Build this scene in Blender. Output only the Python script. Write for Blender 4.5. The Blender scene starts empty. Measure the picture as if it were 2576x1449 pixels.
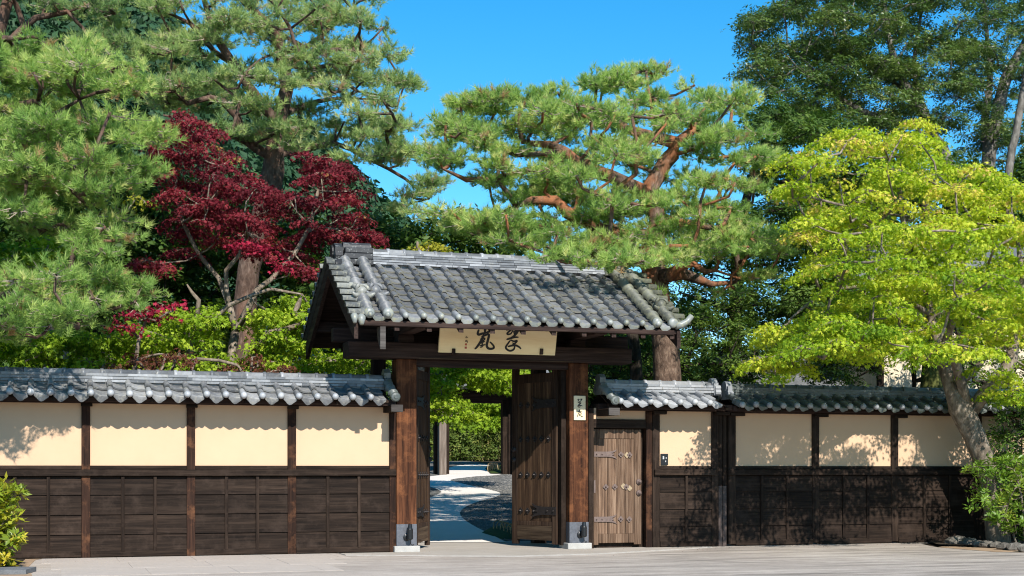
import bpy, math, random
import numpy as np
from mathutils import Vector, Matrix, Euler
random.seed(7)
RNG = np.random.default_rng(11)
R = math.radians
S = bpy.context.scene
COL = S.collection

# ------------------------------------------------------------------ camera
FPX = 3600.0                      # focal length in units of a 2576 wide picture
TH = R(18.0); EYE = 1.3
D0 = FPX * EYE / 203.0
FW = (math.sin(TH), math.cos(TH)); RT = (math.cos(TH), -math.sin(TH))
CX, CY = -D0 * FW[0], -D0 * FW[1]
cam_d = bpy.data.cameras.new('camera')
cam_d.sensor_width = 36.0
cam_d.lens = 36.0 * FPX / 2576.0
cam_d.shift_y = (1180.0 - 724.5) / 2576.0
cam_d.clip_end = 3000.0
cam = bpy.data.objects.new('camera', cam_d)
COL.objects.link(cam)
cam.location = (CX, CY, EYE)
cam.rotation_euler = (R(90), 0, -TH)
S.camera = cam

# ------------------------------------------------------------------ light
SUN = Vector((0.04, -1.0, 0.78)).normalized()      # towards the sun
elev = math.asin(SUN.z)
azim = math.atan2(SUN.x, SUN.y)                     # clockwise from +y
world = bpy.data.worlds.new('World'); S.world = world
world.use_nodes = True
wn = world.node_tree.nodes; wl = world.node_tree.links
wn.clear()
wo = wn.new('ShaderNodeOutputWorld'); wb = wn.new('ShaderNodeBackground')
sky = wn.new('ShaderNodeTexSky'); sky.sky_type = 'NISHITA'
sky.sun_disc = False
sky.sun_elevation = elev
sky.sun_rotation = azim
sky.air_density = 1.0; sky.dust_density = 0.0; sky.ozone_density = 4.0
sky.altitude = 600
hs = wn.new('ShaderNodeHueSaturation'); hs.inputs['Saturation'].default_value = 1.36
hs.inputs['Hue'].default_value = 0.489
hs.inputs['Value'].default_value = 1.0
wl.new(sky.outputs[0], hs.inputs['Color']); wl.new(hs.outputs[0], wb.inputs[0])
wb.inputs[1].default_value = 0.124
wl.new(wb.outputs[0], wo.inputs[0])
sd = bpy.data.lights.new('sun', 'SUN'); sd.energy = 4.9; sd.angle = R(0.55)
sd.color = (1.0, 0.95, 0.88)
so = bpy.data.objects.new('sun', sd); COL.objects.link(so)
so.rotation_euler = SUN.to_track_quat('Z', 'Y').to_euler()
so.location = (0, -30, 40)
S.view_settings.view_transform = 'Standard'
S.view_settings.look = 'None'
S.view_settings.exposure = 0.68
S.view_settings.gamma = 1.0
S.view_settings.use_curve_mapping = False
S.cycles.max_bounces = 6
S.cycles.diffuse_bounces = 4
S.cycles.transmission_bounces = 4
S.cycles.glossy_bounces = 2
S.cycles.use_denoising = True
S.cycles.filter_width = 1.1

# ------------------------------------------------------------------ pixel -> place
def at(px, py, y):
    a = (px - 1288.0) / FPX
    dx = FW[0] + RT[0] * a; dy = FW[1] + RT[1] * a
    t = (y - CY) / dy
    return Vector((CX + dx * t, y, EYE + t * (1180.0 - py) / FPX))
SLOPE, SL0 = 0.053, 2.6
def ground_z(y):
    return 0.0 if y < SL0 else min(SLOPE * (y - SL0), 2.2)
def on_ground(px, py):
    a = (px - 1288.0) / FPX
    dx = FW[0] + RT[0] * a; dy = FW[1] + RT[1] * a
    b = (1180.0 - py) / FPX
    if b < 0:
        t = -EYE / b
        if CY + dy * t <= SL0: return Vector((CX + dx * t, CY + dy * t, 0))
    t = (EYE - SLOPE * (CY - SL0)) / (SLOPE * dy - b)
    return Vector((CX + dx * t, CY + dy * t, SLOPE * (CY + dy * t - SL0)))

# ------------------------------------------------------------------ materials
def new_mat(name):
    m = bpy.data.materials.new(name); m.use_nodes = True
    n = m.node_tree.nodes; l = m.node_tree.links
    b = n['Principled BSDF']
    return m, n, l, b
def coords(n, l, scale, rnd=True):
    tc = n.new('ShaderNodeTexCoord'); mp = n.new('ShaderNodeMapping')
    mp.inputs['Scale'].default_value = scale
    if rnd:
        oi = n.new('ShaderNodeObjectInfo'); mu = n.new('ShaderNodeVectorMath'); mu.operation = 'MULTIPLY'
        mu.inputs[1].default_value = (37, 53, 71)
        l.new(oi.outputs['Random'], mu.inputs[0]); 
        ad = n.new('ShaderNodeVectorMath'); ad.operation = 'ADD'
        l.new(tc.outputs['Object'], ad.inputs[0]); l.new(mu.outputs[0], ad.inputs[1])
        l.new(ad.outputs[0], mp.inputs['Vector'])
    else:
        l.new(tc.outputs['Object'], mp.inputs['Vector'])
    return mp.outputs['Vector']
def noise(n, l, vec, scale, detail=5, rough=0.6, dist=0.0):
    t = n.new('ShaderNodeTexNoise'); t.inputs['Scale'].default_value = scale
    t.inputs['Detail'].default_value = detail; t.inputs['Roughness'].default_value = rough
    t.inputs['Distortion'].default_value = dist
    l.new(vec, t.inputs['Vector']); return t.outputs['Fac']
def ramp(n, l, fac, stops):
    r = n.new('ShaderNodeValToRGB'); e = r.color_ramp.elements
    while len(e) < len(stops): e.new(0.5)
    for i, (p, c) in enumerate(stops):
        e[i].position = p; e[i].color = (*c, 1) if len(c) == 3 else c
    l.new(fac, r.inputs[0]); return r.outputs[0]
def mixc(n, l, fac, a, b, mode='MIX'):
    m = n.new('ShaderNodeMix'); m.data_type = 'RGBA'; m.blend_type = mode
    if isinstance(fac, (int, float)): m.inputs[0].default_value = fac
    else: l.new(fac, m.inputs[0])
    for s, v in ((6, a), (7, b)):
        if isinstance(v, tuple): m.inputs[s].default_value = (*v, 1)
        else: l.new(v, m.inputs[s])
    return m.outputs[2]
def bump(n, l, b, h, strength=0.3, dist=0.01):
    bp = n.new('ShaderNodeBump'); bp.inputs['Strength'].default_value = strength
    bp.inputs['Distance'].default_value = dist
    l.new(h, bp.inputs['Height']); l.new(bp.outputs[0], b.inputs['Normal'])
G1 = lambda v: (v, v, v)
KF = 0.75
def kc(c): return tuple(v * KF for v in c)

def wood(name, dark, mid, light, axis, fine=1.0, rough=0.75, patch=0.5, worn=None, bmp=0.4):
    dark, mid, light = kc(dark), kc(mid), kc(light); worn = kc(worn) if worn else None
    m, n, l, b = new_mat(name)
    sc = [26.0 * fine] * 3; sc['xyz'.index(axis)] = 1.1
    v = coords(n, l, tuple(sc))
    f1 = noise(n, l, v, 1.0, 7, 0.68, 0.35)
    sc2 = [3.0] * 3; sc2['xyz'.index(axis)] = 0.55
    v2 = coords(n, l, tuple(sc2))
    f2 = noise(n, l, v2, 1.0, 4, 0.55, 0.6)
    c = ramp(n, l, f1, [(0.30, dark), (0.5, mid), (0.72, light)])
    p = ramp(n, l, f2, [(0.36, G1(0.42)), (0.62, G1(1.0))])
    c = mixc(n, l, patch, c, p, 'MULTIPLY')
    if worn:
        v3 = coords(n, l, (2.2, 2.2, 2.2))
        f3 = noise(n, l, v3, 1.3, 6, 0.72)
        w = ramp(n, l, f3, [(0.5, G1(0.0)), (0.7, G1(0.75))])
        c = mixc(n, l, w, c, worn)
    oi = n.new('ShaderNodeObjectInfo')
    rr = ramp(n, l, oi.outputs['Random'], [(0.0, G1(0.74)), (1.0, G1(1.15))])
    c = mixc(n, l, 1.0, c, rr, 'MULTIPLY')
    l.new(c, b.inputs['Base Color']); b.inputs['Roughness'].default_value = rough
    b.inputs['Specular IOR Level'].default_value = 0.1
    bump(n, l, b, f1, bmp, 0.006)
    return m

DK = ((0.010, 0.0064, 0.0046), (0.031, 0.0195, 0.0135), (0.070, 0.045, 0.031))
BR = ((0.014, 0.008, 0.006), (0.042, 0.021, 0.014), (0.10, 0.048, 0.028))
M = {}
for ax in 'xyz':
    M['dark_' + ax] = wood('dark stained timber ' + ax, *DK, ax, worn=(0.062, 0.041, 0.030))
    M['beam_' + ax] = wood('brown beam timber ' + ax, (0.022, 0.014, 0.012), (0.06, 0.037, 0.030), (0.12, 0.078, 0.062), ax)
M['post'] = wood('sun worn post timber', *BR, 'z', worn=(0.22, 0.095, 0.045), fine=1.3)
M['pillar'] = wood('reddish pillar timber', (0.024, 0.010, 0.006), (0.10, 0.038, 0.018), (0.24, 0.095, 0.042), 'z', worn=(0.30, 0.115, 0.045), patch=0.75, fine=0.8)
M['leaf_plank'] = wood('gate leaf plank timber', (0.022, 0.012, 0.008), (0.085, 0.048, 0.028), (0.20, 0.12, 0.066), 'z', fine=1.1, bmp=0.6)
M['leaf_frame'] = wood('gate leaf frame timber', (0.022, 0.013, 0.009), (0.06, 0.036, 0.024), (0.15, 0.095, 0.06), 'z')
M['leaf_rail'] = wood('gate leaf rail timber', (0.03, 0.018, 0.012), (0.10, 0.066, 0.042), (0.20, 0.14, 0.09), 'x')
M['door_plank'] = wood('side door plank timber', (0.045, 0.027, 0.019), (0.185, 0.112, 0.071), (0.39, 0.265, 0.18), 'z', fine=1.2, patch=0.62, bmp=0.7)
M['door_rail'] = wood('side door rail timber', (0.12, 0.068, 0.04), (0.28, 0.17, 0.105), (0.46, 0.32, 0.205), 'x', fine=1.1)
M['grey_end'] = wood('greyed beam end', (0.05, 0.042, 0.038), (0.12, 0.105, 0.095), (0.20, 0.18, 0.165), 'x')

def tile_mat(name, lo, hi, lichen, lich_amt, rough=0.42, mottle=0.6):
    lo, hi, lichen = kc(lo), kc(hi), kc(lichen)
    m, n, l, b = new_mat(name)
    oi = n.new('ShaderNodeObjectInfo')
    c = ramp(n, l, oi.outputs['Random'], [(0.0, lo), (0.6, tuple((a + d) / 2 for a, d in zip(lo, hi))), (1.0, hi)])
    v = coords(n, l, (1, 1, 1))
    f = noise(n, l, v, 9.0, 7, 0.72)
    p = ramp(n, l, f, [(0.32, G1(0.45)), (0.5, G1(0.95)), (0.72, G1(1.35))])
    c = mixc(n, l, mottle, c, p, 'MULTIPLY')
    f2 = noise(n, l, v, 16.0, 6, 0.7)
    w = ramp(n, l, f2, [(0.58 - lich_amt * 0.2, G1(0.0)), (0.74 - lich_amt * 0.2, G1(0.85))])
    c = mixc(n, l, w, c, lichen)
    l.new(c, b.inputs['Base Color'])
    b.inputs['Roughness'].default_value = rough
    b.inputs['Specular IOR Level'].default_value = 0.45
    bump(n, l, b, f, 0.35, 0.008)
    return m
M['tile'] = tile_mat('smoked grey roof tile', (0.09, 0.094, 0.102), (0.255, 0.262, 0.268), (0.34, 0.32, 0.26), 0.22)
M['tile_old'] = tile_mat('weathered roof tile', (0.13, 0.133, 0.138), (0.35, 0.35, 0.345), (0.36, 0.345, 0.29), 0.4, 0.5, 0.95)
M['tile_ball'] = tile_mat('pale round tile end', (0.36, 0.38, 0.40), (0.54, 0.55, 0.56), (0.44, 0.43, 0.36), 0.1, 0.4, 0.4)
M['tile_end'] = tile_mat('pale tile end', (0.22, 0.24, 0.225), (0.37, 0.385, 0.36), (0.38, 0.365, 0.22), 0.4)
M['tile_lip'] = tile_mat('limewashed tile lip', (0.30, 0.28, 0.22), (0.48, 0.45, 0.36), (0.22, 0.22, 0.20), 0.3)
M['tile_right'] = tile_mat('mossy shade-toned roof tile', (0.085, 0.10, 0.094), (0.18, 0.20, 0.19), (0.10, 0.115, 0.06), 0.35)  # shade on the right coping is put into this darker grey
M['tile_new'] = tile_mat('clean silver roof tile', (0.28, 0.295, 0.315), (0.44, 0.445, 0.455), (0.32, 0.29, 0.25), 0.15, 0.4, 0.4)
M['tile_black'] = tile_mat('black tile with white lichen', (0.022, 0.023, 0.025), (0.05, 0.052, 0.055), (0.50, 0.51, 0.48), 0.12, 0.6)
M['noshi'] = tile_mat('ridge tile', (0.115, 0.122, 0.132), (0.43, 0.44, 0.45), (0.36, 0.35, 0.30), 0.1, 0.42, 0.6)
M['roll'] = tile_mat('grey roll tile', (0.10, 0.105, 0.112), (0.20, 0.205, 0.21), (0.30, 0.29, 0.22), 0.28, 0.5, 0.75)
M['verge'] = tile_mat('limed verge tile', (0.13, 0.135, 0.13), (0.40, 0.40, 0.35), (0.45, 0.43, 0.32), 0.4, 0.5, 0.8)
M['mossy_roll'] = tile_mat('mossy roll tile', (0.085, 0.088, 0.068), (0.175, 0.18, 0.135), (0.22, 0.215, 0.13), 0.5, 0.6, 0.8)

def plaster_mat():
    m, n, l, b = new_mat('cream plaster')
    v = coords(n, l, (1, 1, 1), False)
    f = noise(n, l, v, 1.2, 6, 0.6); f2 = noise(n, l, v, 180.0, 3, 0.6)
    c = ramp(n, l, f, [(0.3, (0.525, 0.352, 0.224)), (0.7, (0.565, 0.386, 0.25))])
    l.new(c, b.inputs['Base Color']); b.inputs['Roughness'].default_value = 0.9
    b.inputs['Specular IOR Level'].default_value = 0.1
    bump(n, l, b, f2, 0.12, 0.002); return m
M['plaster'] = plaster_mat()

def speckle(name, stops, sc=(1, 1, 1), s1=3.0, s2=60.0, rough=0.85, bmp=0.3, bd=0.005, rnd=False):
    stops = [(p_, kc(c_)) for p_, c_ in stops]
    m, n, l, b = new_mat(name)
    v = coords(n, l, sc, rnd)
    f = noise(n, l, v, s1, 8, 0.68); f2 = noise(n, l, v, s2, 4, 0.7)
    c = ramp(n, l, f, stops)
    p = ramp(n, l, f2, [(0.25, G1(0.7)), (0.75, G1(1.22))])
    c = mixc(n, l, 0.8, c, p, 'MULTIPLY')
    l.new(c, b.inputs['Base Color']); b.inputs['Roughness'].default_value = rough
    b.inputs['Specular IOR Level'].default_value = 0.2
    bump(n, l, b, f2, bmp, bd); return m
def road_mat():
    m, n, l, b = new_mat('pale paving with tyre streaks')
    v = coords(n, l, (1, 1, 1), False)
    vs = coords(n, l, (0.42, 3.4, 1), False)
    f = noise(n, l, v, 0.55, 6, 0.6)
    st = noise(n, l, vs, 1.0, 8, 0.74, 0.3)
    sp = noise(n, l, v, 75.0, 3, 0.75)
    c = ramp(n, l, f, [(0.3, (0.38, 0.325, 0.275)), (0.7, (0.475, 0.415, 0.355))])
    s = ramp(n, l, st, [(0.34, G1(0.36)), (0.47, G1(0.72)), (0.6, G1(1.0)), (0.8, G1(1.08))])
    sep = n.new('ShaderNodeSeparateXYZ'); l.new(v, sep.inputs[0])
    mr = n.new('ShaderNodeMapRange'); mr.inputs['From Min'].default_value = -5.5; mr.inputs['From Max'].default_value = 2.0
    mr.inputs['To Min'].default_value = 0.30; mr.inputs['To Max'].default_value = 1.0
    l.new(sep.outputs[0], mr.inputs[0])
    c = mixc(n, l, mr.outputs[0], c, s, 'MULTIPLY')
    vm = coords(n, l, (5.0, 24.0, 1), False)
    md = noise(n, l, vm, 1.0, 5, 0.75)
    c = mixc(n, l, 1.0, c, ramp(n, l, md, [(0.3, G1(0.70)), (0.5, G1(0.98)), (0.7, G1(1.12))]), 'MULTIPLY')
    p = ramp(n, l, sp, [(0.3, G1(0.42)), (0.45, G1(0.95)), (0.72, G1(1.25))])
    c = mixc(n, l, 0.75, c, p, 'MULTIPLY')
    l.new(c, b.inputs['Base Color']); b.inputs['Roughness'].default_value = 0.9
    b.inputs['Specular IOR Level'].default_value = 0.15
    bump(n, l, b, sp, 0.5, 0.006); return m
M['road'] = road_mat()
M['apron'] = speckle('swept concrete', [(0.3, (0.43, 0.38, 0.32)), (0.7, (0.55, 0.49, 0.42))], s1=1.2)
M['apron_edge'] = speckle('pale worn edge', [(0.35, (0.45, 0.41, 0.36)), (0.7, (0.62, 0.58, 0.52))], s1=6)
M['path'] = speckle('grey path surface', [(0.3, (0.84, 0.76, 0.68)), (0.7, (0.96, 0.88, 0.79))], s1=0.8, s2=40)
M['soil'] = speckle('garden soil', [(0.3, (0.035, 0.026, 0.018)), (0.7, (0.09, 0.066, 0.043))], s1=1.5)
M['sand'] = speckle('sandy soil', [(0.3, (0.34, 0.22, 0.13)), (0.7, (0.52, 0.37, 0.24))], s1=2.0)
M['gravel'] = speckle('dark gravel', [(0.35, (0.05, 0.05, 0.048)), (0.65, (0.30, 0.29, 0.26))], s1=14, s2=30, bmp=1.0, bd=0.03)
M['pebble'] = speckle('pebble', [(0.3, (0.09, 0.09, 0.085)), (0.7, (0.36, 0.34, 0.31))], s1=1.0, rnd=False)
M['moss'] = speckle('moss', [(0.3, (0.02, 0.04, 0.006)), (0.7, (0.07, 0.11, 0.016))], s1=5)
M['stone'] = speckle('lichened stone', [(0.3, (0.06, 0.055, 0.045)), (0.55, (0.19, 0.17, 0.14)), (0.72, (0.36, 0.34, 0.29))], s1=7, bmp=0.8, bd=0.02, rnd=True)
M['slab'] = speckle('grey stone slab', [(0.3, (0.12, 0.125, 0.13)), (0.7, (0.24, 0.245, 0.25))], s1=4)
M['foot'] = speckle('granite footing', [(0.3, (0.40, 0.385, 0.35)), (0.7, (0.56, 0.54, 0.50))], s1=3, s2=120)
M['hill'] = speckle('forest floor', [(0.3, (0.015, 0.03, 0.012)), (0.7, (0.03, 0.05, 0.02))], s1=0.1)

def plain(name, col, rough=0.6, metal=0.0, spec=0.4):
    col = kc(col)
    m, n, l, b = new_mat(name)
    v = coords(n, l, (1, 1, 1)); f = noise(n, l, v, 22.0, 5, 0.65)
    p = ramp(n, l, f, [(0.3, tuple(c * 0.72 for c in col)), (0.7, tuple(min(1, c * 1.2) for c in col))])
    l.new(p, b.inputs['Base Color']); b.inputs['Roughness'].default_value = rough
    b.inputs['Metallic'].default_value = metal; b.inputs['Specular IOR Level'].default_value = spec
    return m
M['iron'] = plain('black wrought iron', (0.035, 0.028, 0.026), 0.5, 0.3)
M['old_iron'] = plain('rusty pale ironwork', (0.185, 0.13, 0.11), 0.62, 0.15)
M['bare_spot'] = plain('bare pale wood', (0.40, 0.30, 0.18), 0.7)
M['shoe'] = plain('grey metal sheath', (0.155, 0.16, 0.18), 0.45, 0.35)
M['black'] = plain('black lacquered metal', (0.012, 0.012, 0.013), 0.35)
M['ink'] = plain('black ink', (0.008, 0.008, 0.008), 0.5)
M['seal'] = plain('red seal ink', (0.55, 0.09, 0.05), 0.6)
M['white_plastic'] = plain('pale plastic', (0.6, 0.6, 0.6), 0.4)
M['grey_strip'] = plain('grey purple metal strip', (0.105, 0.078, 0.068), 0.6, 0, 0.1)
M['bamboo'] = plain('dry split bamboo', (0.44, 0.33, 0.17), 0.55)
M['house_wall'] = plain('cream house wall', (0.78, 0.66, 0.47), 0.9)
M['board'] = wood('polished pale board', (1.06, 0.80, 0.42), (1.16, 0.92, 0.53), (1.22, 1.0, 0.62), 'x', fine=0.3, rough=0.4, patch=0.15, bmp=0.02)
M['plate'] = wood('pale name plate', (0.84, 0.64, 0.38), (0.92, 0.74, 0.47), (1.0, 0.82, 0.56), 'z', fine=0.4, rough=0.5, patch=0.1, bmp=0.02)

def bark(name, dark, mid, light, patchc=None, sc=9.0, lo=0.52, zred=None):
    dark, mid, light = kc(dark), kc(mid), kc(light); patchc = kc(patchc) if patchc else None
    m, n, l, b = new_mat(name)
    v = coords(n, l, (1, 1, 0.45), False)
    f = noise(n, l, v, sc, 8, 0.72, 0.5)
    vo = n.new('ShaderNodeTexVoronoi'); vo.inputs['Scale'].default_value = sc * 1.6
    l.new(v, vo.inputs['Vector'])
    c = ramp(n, l, f, [(0.3, dark), (0.5, mid), (0.7, light)])
    p = ramp(n, l, vo.outputs['Distance'], [(0.0, G1(1.15)), (0.6, G1(0.6))])
    c = mixc(n, l, 0.7, c, p, 'MULTIPLY')
    if patchc:
        f2 = noise(n, l, v, 1.6, 5, 0.6)
        w = ramp(n, l, f2, [(lo, G1(0.0)), (lo + 0.14, G1(0.85))])
        if zred:
            ge = n.new('ShaderNodeNewGeometry'); sx = n.new('ShaderNodeSeparateXYZ'); l.new(ge.outputs['Position'], sx.inputs[0])
            mr = n.new('ShaderNodeMapRange'); mr.inputs['From Min'].default_value = zred[0]; mr.inputs['From Max'].default_value = zred[1]
            l.new(sx.outputs[2], mr.inputs[0]); w = mixc(n, l, 1.0, w, mr.outputs[0], 'MULTIPLY')
        c = mixc(n, l, w, c, patchc)
    l.new(c, b.inputs['Base Color']); b.inputs['Roughness'].default_value = 0.9
    b.inputs['Specular IOR Level'].default_value = 0.15
    bump(n, l, b, f, 0.9, 0.03); return m
M['bark_pine'] = bark('red pine bark', (0.045, 0.03, 0.022), (0.19, 0.125, 0.09), (0.40, 0.29, 0.215), (0.40, 0.155, 0.07), 13, 0.42, (3.7, 4.5))
M['bark_tall'] = bark('grey red pine bark', (0.045, 0.03, 0.024), (0.15, 0.095, 0.07), (0.28, 0.20, 0.155), (0.25, 0.13, 0.085), 9, 0.56)
M['bark_maple'] = bark('grey maple bark', (0.10, 0.078, 0.058), (0.32, 0.255, 0.19), (0.52, 0.44, 0.35), (0.12, 0.105, 0.09), 9, 0.58)
M['bark_dark'] = bark('dark bark', (0.02, 0.016, 0.012), (0.06, 0.048, 0.036), (0.14, 0.115, 0.09))
M['bark_mossy'] = bark('ivy green bark', (0.04, 0.045, 0.015), (0.14, 0.15, 0.04), (0.30, 0.31, 0.09))
M['bark_pale'] = bark('pale grey bark', (0.07, 0.062, 0.05), (0.21, 0.19, 0.16), (0.40, 0.37, 0.32), (0.10, 0.10, 0.075), 6, 0.55)

M['twig'] = plain('pale twig bark', (0.36, 0.29, 0.225), 0.9)
def leaf_mat(name, stops, trans=0.35, rough=0.6, spec=0.2):
    m, n, l, b = new_mat(name)
    a = n.new('ShaderNodeAttribute'); a.attribute_name = 'tint'
    c = ramp(n, l, a.outputs['Fac'], stops)
    l.new(c, b.inputs['Base Color']); b.inputs['Roughness'].default_value = rough
    b.inputs['Specular IOR Level'].default_value = spec
    t = n.new('ShaderNodeBsdfTranslucent')
    br = n.new('ShaderNodeHueSaturation'); br.inputs['Value'].default_value = 1.25; br.inputs['Saturation'].default_value = 1.1
    l.new(c, br.inputs['Color']); l.new(br.outputs[0], t.inputs[0])
    mx = n.new('ShaderNodeMixShader'); mx.inputs[0].default_value = trans
    l.new(b.outputs[0], mx.inputs[1]); l.new(t.outputs[0], mx.inputs[2])
    l.new(mx.outputs[0], n['Material Output'].inputs[0]); return m
M['needle'] = leaf_mat('pine needles', [(0.0, (0.09, 0.17, 0.04)), (0.4, (0.255, 0.40, 0.10)), (0.75, (0.43, 0.55, 0.15)), (0.93, (0.64, 0.65, 0.25)), (1.0, (0.46, 0.31, 0.15))], 0.5)
M['needle_blue'] = leaf_mat('grey green pine needles', [(0.0, (0.09, 0.165, 0.065)), (0.4, (0.265, 0.385, 0.135)), (0.75, (0.44, 0.53, 0.19)), (0.93, (0.64, 0.65, 0.30)), (1.0, (0.46, 0.32, 0.18))], 0.5)
M['red'] = leaf_mat('red maple leaves', [(0.0, (0.06, 0.010, 0.014)), (0.5, (0.19, 0.021, 0.032)), (0.85, (0.33, 0.045, 0.055)), (0.94, (0.40, 0.11, 0.07)), (1.0, (0.28, 0.20, 0.05))], 0.40)
M['crimson'] = leaf_mat('bright crimson leaves', [(0.0, (0.20, 0.012, 0.03)), (1.0, (0.46, 0.03, 0.07))], 0.35)
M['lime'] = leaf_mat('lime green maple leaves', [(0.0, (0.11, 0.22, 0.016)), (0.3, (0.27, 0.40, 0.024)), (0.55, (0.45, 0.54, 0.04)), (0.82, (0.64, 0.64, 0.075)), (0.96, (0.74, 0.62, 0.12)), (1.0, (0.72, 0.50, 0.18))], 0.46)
M['green'] = leaf_mat('fresh green maple leaves', [(0.0, (0.09, 0.17, 0.012)), (0.5, (0.24, 0.37, 0.022)), (1.0, (0.46, 0.56, 0.05))], 0.45)
M['gold'] = leaf_mat('yellow maple leaves', [(0.0, (0.20, 0.24, 0.02)), (0.6, (0.44, 0.40, 0.04)), (1.0, (0.52, 0.32, 0.08))], 0.4)
M['rust'] = leaf_mat('rusty low leaves', [(0.0, (0.06, 0.02, 0.012)), (0.6, (0.15, 0.055, 0.032)), (1.0, (0.26, 0.13, 0.065))], 0.3)
M['ever'] = leaf_mat('glossy evergreen leaves', [(0.0, (0.035, 0.075, 0.016)), (0.5, (0.09, 0.15, 0.03)), (0.9, (0.18, 0.24, 0.06)), (1.0, (0.28, 0.28, 0.10))], 0.36, 0.33, 0.5)
M['dark_ever'] = leaf_mat('deep green leaves', [(0.0, (0.026, 0.058, 0.011)), (0.6, (0.07, 0.13, 0.021)), (1.0, (0.15, 0.215, 0.036))], 0.36, 0.55, 0.25)
M['azalea'] = leaf_mat('shrub leaves', [(0.0, (0.06, 0.13, 0.012)), (0.6, (0.16, 0.26, 0.03)), (1.0, (0.36, 0.40, 0.06))], 0.35, 0.4, 0.4)
M['variegated'] = leaf_mat('yellow green shrub leaves', [(0.0, (0.06, 0.11, 0.012)), (0.5, (0.20, 0.26, 0.02)), (1.0, (0.55, 0.45, 0.05))], 0.35, 0.4, 0.4)
M['bamboo_leaf'] = leaf_mat('bamboo hedge leaves', [(0.0, (0.04, 0.07, 0.015)), (0.6, (0.12, 0.17, 0.03)), (1.0, (0.30, 0.30, 0.08))], 0.35)
M['forest'] = leaf_mat('far forest leaves', [(0.0, (0.018, 0.048, 0.024)), (0.6, (0.035, 0.085, 0.036)), (1.0, (0.06, 0.12, 0.045))], 0.2)

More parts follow.
